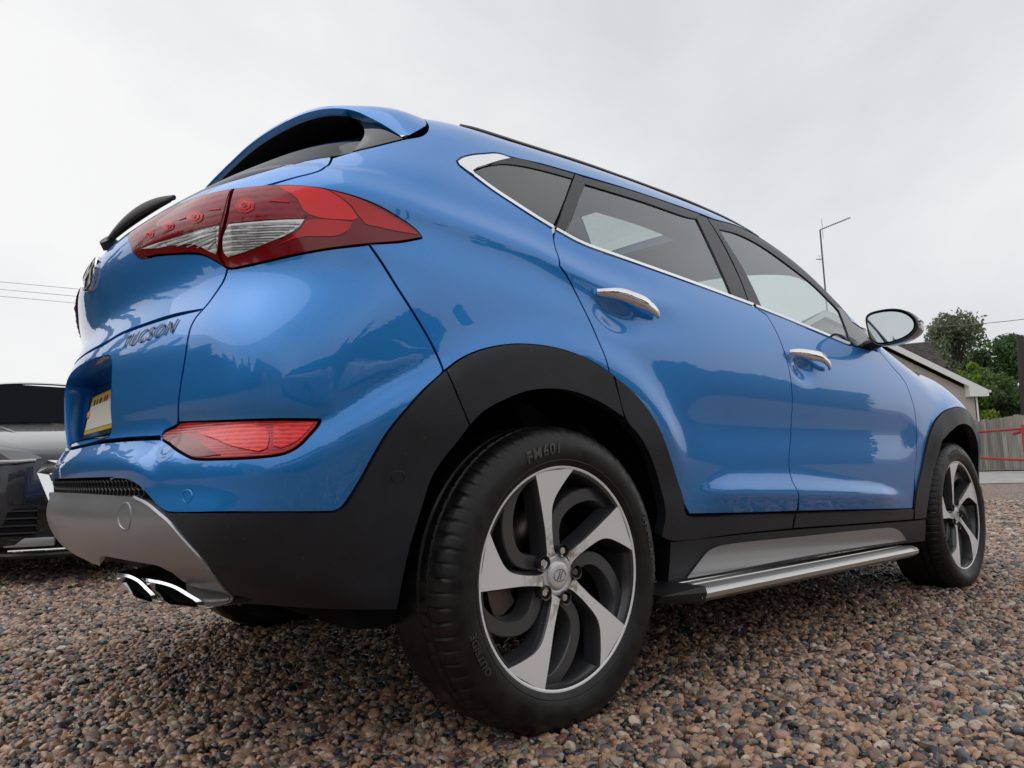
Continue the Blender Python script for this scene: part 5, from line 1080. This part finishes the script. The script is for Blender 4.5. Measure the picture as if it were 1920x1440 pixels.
# television aerial on the ridge
MPOLE = M_('aerial_metal', (.12, .12, .125), rough=.4, metal=.8)
b0 = at(1551, 575, HD+2); b1 = at(1537.5, 431, HD+2); tv = thing('television_aerial', 'tall rooftop television aerial with a long comb boom', 'aerial', tuple(b0))
d1 = Vector(b1-b0); bm = bmesh.new(); tube(bm, [Vector((0, 0, -2.2)), d1], .035, 8); bm_obj('mast', bm, MPOLE, tv)
boom_e = Vector(at(1594, 408, HD+1.5)-b0); bm = bmesh.new(); tube(bm, [d1, boom_e], .022, 6); bo = bm_obj('boom', bm, MPOLE, tv); bd = (boom_e-d1); side = Vector((CR[0], CR[1], 0))*.35+Vector((CF[0], CF[1], 0))*.6; side = (side-bd.normalized()*side.dot(bd.normalized())).normalized()
for k in range(15):
    bm = bmesh.new(); c_ = d1+bd*(.16+.84*k/14); h_ = .22; up_ = Vector((.2, .2, 1.0)); s2 = (side*.7+up_.normalized()*.5).normalized(); tube(bm, [c_-s2*h_, c_+s2*h_], .008, 5); bm_obj('element', bm, MPOLE, bo)
for s_ in (-1, 1):
    for k in range(4):
        bm = bmesh.new(); c_ = d1+bd*.08+Vector((0, 0, s_*(.08+.10*k))); tube(bm, [c_-side*.3, c_+side*.3], .007, 5); bm_obj('reflector_element', bm, MPOLE, bo)
c_ = Vector(at(1541.5, 486, HD+2)-b0); bm = bmesh.new(); tube(bm, [c_, c_-Vector((CR[0], CR[1], 0))*.28], .018, 6); tube(bm, [c_-Vector((CR[0], CR[1], 0))*.13+Vector((0, 0, .2)), c_-Vector((CR[0], CR[1], 0))*.09, c_-Vector((CR[0], CR[1], 0))*.13-Vector((0, 0, .2))], .008, 5); bm_obj('small_aerial', bm, MPOLE, tv)
# wires and a pole
MWIRE = M_('cable_grey', (.14, .14, .15), rough=.6)
def wire(p0, p1, sag, lab, grp=None, r=.012):
    a, b = Vector(p0), Vector(p1); bm = bmesh.new(); tube(bm, [a.lerp(b, t_)-Vector((0, 0, sag*4*t_*(1-t_))) for t_ in np.linspace(0, 1, 17)], r, 5); return tag(bm_obj('overhead_wire', bm, MWIRE), lab, 'wire', grp)
wire(at(1720, 613, 40), at(2150, 560, 26), .25, 'single overhead wire crossing the sky above the trees', r=.016)
for k, y in enumerate((528, 541, 553)): wire(at(-1500, y-162+k*2, 24), at(1350, y+104, 34), .5, 'overhead wire in the set of three behind the tailgate badge', 'overhead wires', r=.009)
MPW = M_('dark_pole_wood', (.05, .042, .038), rough=.85); pb_ = at(1918, 800, 33); pt_ = at(1912, 629, 33); bm = bmesh.new(); tube(bm, [(0, 0, -3), tuple(Vector(pt_-pb_))], [.17, .14], 10); pole = bm_obj('utility_pole', bm, MPW); pole.location = pb_; tag(pole, 'dark wooden utility pole among the trees', 'pole')
# trees
def leafmat(name, col, var=.35):
    m = M_(name, col, rough=.6, spec=.3); N, L, b = nodes(m); a = N.new('ShaderNodeAttribute'); a.attribute_name = 'tone'; r = ramp(m, a.outputs['Fac'], [(0, tuple(c*(1-var) for c in col)), (1, tuple(min(1, c*(1+var)) for c in col))]); L(r.outputs[0], b.inputs['Base Color'])
    tr = N.new('ShaderNodeBsdfTranslucent'); L(r.outputs[0], tr.inputs['Color']); mx = N.new('ShaderNodeMixShader'); mx.inputs[0].default_value = .3; o = N['Material Output']; L(b.outputs[0], mx.inputs[1]); L(tr.outputs[0], mx.inputs[2]); L(mx.outputs[0], o.inputs['Surface']); return m
MBARK = M_('bark', (.09, .08, .07), rough=.9); LEAF = {'dark': leafmat('leaf_dark_green', (.075, .135, .05)), 'mid': leafmat('leaf_mid_green', (.13, .21, .06)), 'bright': leafmat('leaf_bright_green', (.22, .33, .045)), 'grey': leafmat('leaf_grey_green', (.16, .20, .115)), 'conifer': leafmat('conifer_needles', (.028, .055, .030))}
def tree(name, label, base, h, rx, kind, n, leaf, clumps=26, z_lo=.25, shape='round', seed=0, grp=None, droop=0.0):
    rg_ = np.random.default_rng(seed); root = thing(name, label, 'tree', tuple(base), 0, grp); bm = bmesh.new()
    tube(bm, [(0, 0, -.3), (rg_.normal(0, .05), rg_.normal(0, .05), h*.4), (rg_.normal(0, .2), rg_.normal(0, .2), h*.86)], [max(.05, h*.022), h*.015, h*.004], 8)
    cl = []
    for k in range(clumps):
        t_ = rg_.uniform(z_lo, .97)
        if shape == 'cone': rad = rx*(1.02-t_)/(1-z_lo)*.9; a = rg_.uniform(0, 6.28); q = rad*rg_.uniform(.3, .95); cl.append((q*math.cos(a), q*math.sin(a), t_*h, rx*.28*(1.15-t_)))
        else:
            u = (t_-z_lo)/(1-z_lo); rad = rx*math.sqrt(max(.03, 1-(2*u-.9)**2*.83)); a = rg_.uniform(0, 6.28); q = rad*math.sqrt(rg_.uniform(.05, 1)); cl.append((q*math.cos(a), q*math.sin(a), t_*h, rx*rg_.uniform(.16, .36)))
        x, y, z, s_ = cl[-1]
        if shape != 'cone': tube(bm, [(0, 0, max(.1, z-.5*math.hypot(x, y)-.3)*.9), (x*.5, y*.5, z-.35*s_), (x, y, z)], [h*.008, h*.005, h*.0025], 5)
    tk = bm_obj('trunk', bm, MBARK, root); C_ = np.array(cl); idx = rg_.integers(0, clumps, n); P = rg_.normal(size=(n, 3)); P /= np.linalg.norm(P, axis=1, keepdims=True); P *= rg_.uniform(.35, 1.08, (n, 1))**.6; P = C_[idx, :3]+P*C_[idx, 3:4]*np.array([1, 1, .8]); P[:, 2] -= droop*rg_.uniform(0, 1, n)*C_[idx, 3]*1.5
    A = rg_.normal(size=(n, 3)); A /= np.linalg.norm(A, axis=1, keepdims=True); B = np.cross(A, rg_.normal(size=(n, 3))); B /= np.linalg.norm(B, axis=1, keepdims=True); ls = leaf*rg_.uniform(.6, 1.35, (n, 1)); V = np.stack([P-A*ls, P-B*ls*.45, P+A*ls, P+B*ls*.45], 1).reshape(-1, 3)
    cr_ = mesh_obj('crown', V, np.arange(4*n).reshape(-1, 4).tolist(), LEAF[kind], root, smooth=False); tone = np.repeat(np.clip(rg_.normal(.5, .22, n)+.25*(rg_.random(clumps)[idx]-.5)*2, 0, 1), 4); a_ = cr_.data.attributes.new('tone', 'FLOAT', 'POINT'); a_.data.foreach_set('value', tone.astype(np.float32)); return root
def tree_px(name, lab, x, y_top, dep, half_px, kind, n, leaf, seed, **kw):
    top = at(x, y_top, dep); z0 = float(gz(top[0], top[1])); return tree(name, lab, (top[0], top[1], z0), top[2]-z0, half_px*dep/CAM_F, kind, n, leaf, seed=seed, **kw)
tree_px('birch_tree', 'tall loose grey-green tree behind the house roof', 1785, 580, 42, 66, 'grey', 11000, .12, 3, clumps=70, z_lo=.30, droop=.9)
tree_px('leafy_tree', 'dense dark green tree beside the utility pole', 1880, 632, 40, 80, 'dark', 15000, .12, 4, clumps=60, z_lo=.06)
tree_px('leafy_tree', 'low bright green tree beside the house gutter', 1806, 682, 36, 46, 'bright', 6500, .10, 5, clumps=36, z_lo=.12)
tree_px('leafy_tree', 'mid green tree growing behind the plank fence', 1852, 690, 36.5, 62, 'mid', 10000, .11, 6, clumps=48, z_lo=.04)
tree_px('leafy_tree', 'dark tree rising right of the utility pole', 1975, 615, 41, 85, 'dark', 9000, .14, 8, clumps=46, z_lo=.05)
tree_px('leafy_tree', 'thin grey-green tree seen between birch and house roof', 1735, 632, 48, 42, 'grey', 4500, .13, 9, clumps=30, z_lo=.3, droop=.6)
tree_px('leafy_tree', 'shaded tree filling the gap above the fence', 1905, 725, 35, 75, 'dark', 9000, .11, 10, clumps=44, z_lo=.02)
tree_px('leafy_tree', 'dark leafy tree standing close behind the house corner', 1842, 668, 44, 60, 'dark', 9000, .13, 12, clumps=44, z_lo=.1)
# ------------------------------------------------------------------ other cars
def simple_car(name, label, loc, heading, col, long_roof=True, rear_red=True):
    """estate car built section by section: local x forward from the front bumper (negative to the rear), y left, z up"""
    root = thing(name, label, 'car', (loc[0], loc[1], 0), heading); mp_p = M_(name+'_paint', col, rough=.32, metal=.45, coat=1.0, coat_r=.03)
    t = tex(mp_p, 'ShaderNodeTexNoise', 260.0, Detail=2.0); r_ = ramp(mp_p, t.outputs['Fac'], [(.58, (.03,)*3), (.66, (.4,)*3)]); mp_p.node_tree.links.new(r_.outputs[0], mp_p.node_tree.nodes['Principled BSDF'].inputs['Coat Roughness'])
    # lower body: sections (x, half width, z sill, z shoulder, crown)
    secs = [(.0, .60, .28, .69, .715), (-.03, .70, .21, .715, .745), (-.10, .80, .18, .74, .78), (-.25, .875, .17, .775, .83), (-.5, .915, .17, .83, .89), (-.9, .93, .18, .89, .95), (-1.25, .935, .19, .93, 1.0), (-1.6, .94, .2, .955, 1.0), (-2.6, .94, .2, .97, 1.0), (-3.6, .935, .22, .985, 1.0), (-4.3, .91, .25, .99, 1.02), (-4.75, .84, .32, .96, 1.0), (-4.88, .74, .38, .85, .9)]
    V = []; m = 17
    for x, w, z0, zs, zc in secs:
        prof = [(0, z0), (.7*w, z0), (.93*w, z0+.03), (.985*w, z0+.14), (1.0*w, .55*z0+.45*zs), (1.0*w, .25*z0+.75*zs), (.985*w, zs-.05), (.95*w, zs), (.86*w, zs+.35*(zc-zs)+.012), (.72*w, zs+.6*(zc-zs)+.006), (.6*w, zs+.8*(zc-zs)), (.3*w, zc), (0, zc+.004)]
        m = len(prof); V += [(x, y, z) for y, z in prof]+[(x, -y, z) for y, z in prof[::-1][1:-1]]
    k = 2*m-2; nS = len(secs); Fc = [(i*k+j, i*k+(j+1) % k, (i+1)*k+(j+1) % k, (i+1)*k+j) for i in range(nS-1) for j in range(k)]+[tuple(range(k))[::-1], tuple(range((nS-1)*k, nS*k))]
    bd_ = mesh_obj('body', V, Fc, mp_p, root); bd_.data.set_sharp_from_angle(angle=math.radians(50))
    # greenhouse
    gs = [(-1.15, .70, .97, .985), (-1.45, .70, .97, 1.12), (-1.8, .685, .97, 1.27), (-2.1, .67, .97, 1.355), (-2.5, .655, .97, 1.395), (-3.3, .645, .98, 1.40), (-4.0, .63, .99, 1.37), (-4.4, .61, 1.0, 1.31), (-4.72, .59, 1.0, 1.05)]; V = []
    for x, w, zb_, zt_ in gs:
        wb = .84 if x < -1.3 else .80; h_ = zt_-zb_; V += [(x, wb, zb_), (x, wb-(wb-w)*.5, zb_+h_*.55), (x, w, zb_+h_*.88), (x, w*.86, zt_-.012*min(1, h_*4)), (x, w*.4, zt_+.012), (x, -w*.4, zt_+.012), (x, -w*.86, zt_-.012*min(1, h_*4)), (x, -w, zb_+h_*.88), (x, -(wb-(wb-w)*.5), zb_+h_*.55), (x, -wb, zb_)]
    Fc = []; mi = []
    for i in range(len(gs)-1):
        for j in range(9):
            Fc.append((i*10+j+1, i*10+j, (i+1)*10+j, (i+1)*10+j+1)); mi.append(1 if (i < 3 and 2 <= j <= 6) or j in (0, 1, 7, 8) or i == len(gs)-2 else 0)
    gh = mesh_obj('cabin', V, Fc, mp_p, root); gh.data.materials.append(MAT['privacy_solid']); gh.data.polygons.foreach_set('material_index', mi)
    for sg in (1, -1):
        bm = bmesh.new(); tube(bm, [(x, sg*(w+.006), zb_+(zt_-zb_)*.885) for x, w, zb_, zt_ in gs[:-1]], .011, 6); bm_obj('window_trim', bm, MAT['chrome'], root)
        bm = bmesh.new(); tube(bm, [(x, sg*.846, .985) for x in np.linspace(-1.4, -4.5, 9)], .009, 6); bm_obj('window_trim', bm, MAT['chrome'], root)
        # head lamp
        hl = [(-.03, .50, .700), (-.03, .62, .668), (-.10, .80, .665), (-.30, .905, .715), (-.38, .918, .765), (-.22, .865, .768), (-.10, .72, .752), (-.05, .56, .732)]; c_ = np.mean(hl, 0); bm = bmesh.new(); f0 = [bm.verts.new((x+.035, sg*(y+.022), z+.012)) for x, y, z in hl]; f1 = [bm.verts.new((x-.05, sg*(y-.03), z)) for x, y, z in hl]; bm.faces.new(f0)
        for i in range(8): bm.faces.new((f0[(i+1) % 8], f0[i], f1[i], f1[(i+1) % 8]))
        bmesh.ops.recalc_face_normals(bm, faces=bm.faces); h_ = bm_obj('head_lamp', bm, MAT['lampgrey'], root, smooth=False)
        bm = bmesh.new(); tube(bm, [(x+.042, sg*(y+.026), z+.012) for x, y, z in ((-.03, .53, .690), (-.03, .62, .682), (-.10, .79, .682), (-.29, .900, .728))], .008, 6); bm_obj('light_strip', bm, MAT['lampwhite'], h_)
        # lower intake and blade
        bm = bmesh.new(); box(bm, (-.075, sg*.64, .36), (.12, .26, .16), Matrix.Rotation(sg*.42, 3, 'Z'), .02); it = bm_obj('side_intake', bm, MAT['dark'], root)
        for q in range(4):
            bm = bmesh.new(); box(bm, (-.020, sg*.64, .30+.04*q), (.04, .24, .008), Matrix.Rotation(sg*.42, 3, 'Z')); bm_obj('intake_slat', bm, MAT['satin'], it, smooth=False)
        bm = bmesh.new(); box(bm, (-.03, sg*.55, .245), (.05, .24, .05), Matrix.Rotation(sg*.36, 3, 'Z'), .01); bm_obj('bumper_blade', bm, MAT['silver'], root)
        for x in (-.95, -3.85):
            bm = bmesh.new(); R_ = [[bm.verts.new((x+r*math.cos(a), sg*w, .335+r*math.sin(a))) for a in np.linspace(0, 2*math.pi, 32, endpoint=False)] for r, w in ((.20, .90), (.235, .925), (.25, .935), (.33, .935), (.345, .90), (.345, .72))]
            for a, b in zip(R_[:-1], R_[1:]):
                for i in range(32): bm.faces.new((a[i], a[(i+1) % 32], b[(i+1) % 32], b[i]))
            bmesh.ops.recalc_face_normals(bm, faces=bm.faces); wh = bm_obj('wheel', bm, MAT['tyre'], root)
            bm = bmesh.new()
            for q in range(10): a = q*math.pi/5; box(bm, (x+.12*math.cos(a), sg*.92, .335+.12*math.sin(a)), (.22, .02, .035), Matrix.Rotation(-a, 3, 'Y'))
            bm_obj('rim', bm, MAT['alu'], wh, smooth=False)
        bm = bmesh.new(); box(bm, (-4.80, sg*.66, .84), (.10, .36, .12), Matrix.Rotation(-sg*.35, 3, 'Z'), .02); bm_obj('tail_lamp', bm, MAT['brightred'], root)
        bm = bmesh.new(); box(bm, (-1.62, sg*.96, 1.03), (.10, .17, .12), None, .03); bm_obj('door_mirror', bm, mp_p, root)
    bm = bmesh.new(); tube(bm, [(-1.5-.62*math.cos(a*.9)**.6 if abs(a) < 1.5 else -1.5, .70*math.sin(a)*1.05, 1.125+.265*math.cos(a)**.8) for a in np.linspace(-1.45, 1.45, 25)], .012, 6); bm_obj('screen_trim', bm, MAT['chrome'], root)
    # grille: chrome six-sided frame, dark mesh, bright slats
    fr = [(.50, .70), (.545, .63), (.46, .38), (.40, .31), (-.40, .31), (-.46, .38), (-.545, .63), (-.50, .70)]
    def gx(y, z): return .055-.22*y*y+.06*(z < .4)
    bm = bmesh.new(); n_ = len(fr); a = [bm.verts.new((gx(y, z)+.012, y, z)) for y, z in fr]; b = [bm.verts.new((gx(y*.9, z)+.015, y*.90, .505+(z-.505)*.90)) for y, z in fr]; c = [bm.verts.new((gx(y, z)-.08, y*1.01, z)) for y, z in fr]; d = [bm.verts.new((gx(y, z)-.05, y*.89, .505+(z-.505)*.89)) for y, z in fr]
    for i in range(n_):
        j = (i+1) % n_; bm.faces.new((a[i], a[j], b[j], b[i])); bm.faces.new((c[i], c[j], a[j], a[i])); bm.faces.new((b[i], b[j], d[j], d[i]))
    bmesh.ops.recalc_face_normals(bm, faces=bm.faces); g0 = bm_obj('grille_frame', bm, MAT['chrome'], root, smooth=False)
    bm = bmesh.new(); bm.faces.new([bm.verts.new((gx(y, z)-.045, y*.9, .505+(z-.505)*.9)) for y, z in fr]); bm_obj('grille_backing', bm, MAT['dark'], g0, smooth=False)
    for q in range(7):
        z = .345+.046*q; w_ = np.interp(z, [.31, .38, .63, .70], [.37, .42, .49, .45]); bm = bmesh.new(); tube(bm, [(gx(y, z)-.006, y, z) for y in np.linspace(-w_, w_, 13)], .0065, 6); bm_obj('grille_slat', bm, MAT['chrome'], g0)
    bm = bmesh.new(); tube(bm, [(-.30, -.86, .185), (-.02, -.62, .175), (.045, -.3, .17), (.06, 0, .17), (.045, .3, .17), (-.02, .62, .175), (-.30, .86, .185)], [(.03, .018)]*7, 8); bm_obj('splitter', bm, MAT['satin'], root)
    bm = bmesh.new(); tube(bm, [(.012, -.66, .205), (.055, -.35, .20), (.065, 0, .20), (.055, .35, .20), (.012, .66, .205)], .006, 6); bm_obj('splitter_strip', bm, MAT['chrome'], root)
    for sg in (1, -1):
        bm = bmesh.new(); tube(bm, [(-.22, sg*.50, .792), (-.6, sg*.56, .895), (-1.1, sg*.62, .985)], .006, 6); bm_obj('bonnet_crease', bm, mp_p, bd_)
    return root
MAT['privacy_solid'] = M_('dark_car_window', (.010, .011, .013), rough=.2, spec=.0); MAT['lampgrey'] = M_('head_lamp_cover', (.20, .20, .21), rough=.12, metal=.6, coat=1.0); MAT['lampwhite'] = M_('lamp_strip', (.7, .7, .7), rough=.2)
fwd = np.array([.09, -.99]); fwd /= np.linalg.norm(fwd); pc_ = at(80, 868, 4.0); pc_ = pc_+.52*np.array([-fwd[1], fwd[0], 0])
simple_car('parked_car', 'dark grey estate car with chrome-framed grille parked behind the blue SUV', (pc_[0], pc_[1]), math.atan2(fwd[1], fwd[0]), (.022, .024, .032))
# the far side of the yard, mirrored in the blue paint: parked white car, houses and conifers behind the photographer
simple_car('white_car', 'white estate car parked opposite, mirrored in the blue doors', (6.4, -6.6), math.radians(0), (.75, .75, .74))
simple_car('silver_car', 'silver car parked opposite, mirrored in the rear bumper', (-4.6, -5.4), math.radians(200), (.35, .36, .37))
MH = M_('render_wall', (.42, .40, .37), rough=.9)
def block_house(name, label, x, y, w, d, h, rz):
    r = thing(name, label, 'house', (x, y, 0), rz); hbox('wall', [(-w/2, -d/2, 0), (w/2, -d/2, 0), (w/2, d/2, 0), (-w/2, d/2, 0)], [(-w/2, -d/2, h), (w/2, -d/2, h), (w/2, d/2, h), (-w/2, d/2, h)], MH, r)
    hbox('roof', [(-w/2-.3, -d/2-.4, h), (-w/2-.3, d/2+.4, h), (-w/2-.3, 0, h+d*.36)], [(w/2+.3, -d/2-.4, h), (w/2+.3, d/2+.4, h), (w/2+.3, 0, h+d*.36)], MTILE, r)
    for k in range(3):
        for s_ in (-1, 1): hbox('window', [(-w/3+k*w/3-.6, s_*(d/2+.01), 1.0), (-w/3+k*w/3+.6, s_*(d/2+.01), 1.0), (-w/3+k*w/3+.6, s_*(d/2+.01), 2.2), (-w/3+k*w/3-.6, s_*(d/2+.01), 2.2)], [(-w/3+k*w/3-.6, s_*(d/2+.05), 1.0), (-w/3+k*w/3+.6, s_*(d/2+.05), 1.0), (-w/3+k*w/3+.6, s_*(d/2+.05), 2.2), (-w/3+k*w/3-.6, s_*(d/2+.05), 2.2)], MAT['privacy_solid'], r)
block_house('bungalow', 'grey rendered bungalow across the yard, mirrored in the bumper', -17, -9, 11, 7, 2.7, 1.2)
def hedge(name, label, p0, p1, h, n, seed):
    rg_ = np.random.default_rng(seed); p0, p1 = np.array(p0, float), np.array(p1, float); d = p1-p0; L_ = np.linalg.norm(d); d /= L_; nn = np.array([-d[1], d[0]]); root = thing(name, label, 'hedge', (p0[0], p0[1], 0)); hh = h*(1+.10*np.sin(np.linspace(0, L_, 60)*1.3+seed)+.07*np.sin(np.linspace(0, L_, 60)*3.1))
    t_ = rg_.uniform(0, 1, n); zz = np.interp(t_, np.linspace(0, 1, 60), hh)*(1-rg_.random(n)**2.2*.98); off = rg_.uniform(-.8, .8, n); P = np.stack([d[0]*t_*L_+nn[0]*off, d[1]*t_*L_+nn[1]*off, zz], -1); A = rg_.normal(size=(n, 3)); A /= np.linalg.norm(A, axis=1, keepdims=True); B = np.cross(A, rg_.normal(size=(n, 3))); B /= np.linalg.norm(B, axis=1, keepdims=True); ls = .22*rg_.uniform(.6, 1.3, (n, 1))
    cr_ = mesh_obj('foliage', np.stack([P-A*ls, P-B*ls*.6, P+A*ls, P+B*ls*.6], 1).reshape(-1, 3), np.arange(4*n).reshape(-1, 4).tolist(), LEAF['dark'], root, smooth=False); a_ = cr_.data.attributes.new('tone', 'FLOAT', 'POINT'); a_.data.foreach_set('value', np.repeat(rg_.random(n), 4).astype(np.float32))
    hbox('stems', [(nn[0]*-.5, nn[1]*-.5, 0), (nn[0]*.5, nn[1]*.5, 0), (d[0]*L_+nn[0]*.5, d[1]*L_+nn[1]*.5, 0), (d[0]*L_-nn[0]*.5, d[1]*L_-nn[1]*.5, 0)], [(nn[0]*-.3, nn[1]*-.3, h*.82), (nn[0]*.3, nn[1]*.3, h*.82), (d[0]*L_+nn[0]*.3, d[1]*L_+nn[1]*.3, h*.82), (d[0]*L_-nn[0]*.3, d[1]*L_-nn[1]*.3, h*.82)], MBARK, root)
hedge('hedge', 'tall hedge at the end of the parked row, mirrored in the upper tailgate', (-14, 10), (-2.6, 13.6), 4.2, 9000, 3); hedge('hedge', 'tall clipped hedge along the side of the yard, mirrored in the doors', (-9, -13.5), (26, -13.0), 2.7, 14000, 1); hedge('hedge', 'tall hedge closing the yard behind the cars, mirrored in the tailgate', (-14.5, -9), (-13.0, 9), 2.7, 8000, 2)
cx = [(-3.4, 14.5, 6.2), (-5.2, 13.2, 7.4), (-7.2, 14.8, 6.6), (-9.4, 13.0, 7.8), (-11.6, 12.0, 6.8), (-17.5, -3.5, 4.6), (-16.5, -1.0, 5.4), (-18.5, 1.5, 5.0), (-16.8, 4.2, 4.6), (-9.0, -18.5, 4.6), (-4.5, -19, 4.8), (2.2, -18.2, 5.4), (4.2, -18.2, 6.2), (11, -18.5, 5.4), (17, -18, 5.0)]
for k, (x, y, h) in enumerate(cx): tree('conifer', 'dark conifer in the row across the yard, mirrored in the paint', (x, y, 0), h, 1.55, 'conifer', 2600, .20, clumps=60, z_lo=.03, shape='cone', seed=40+k, grp='conifers across the yard')
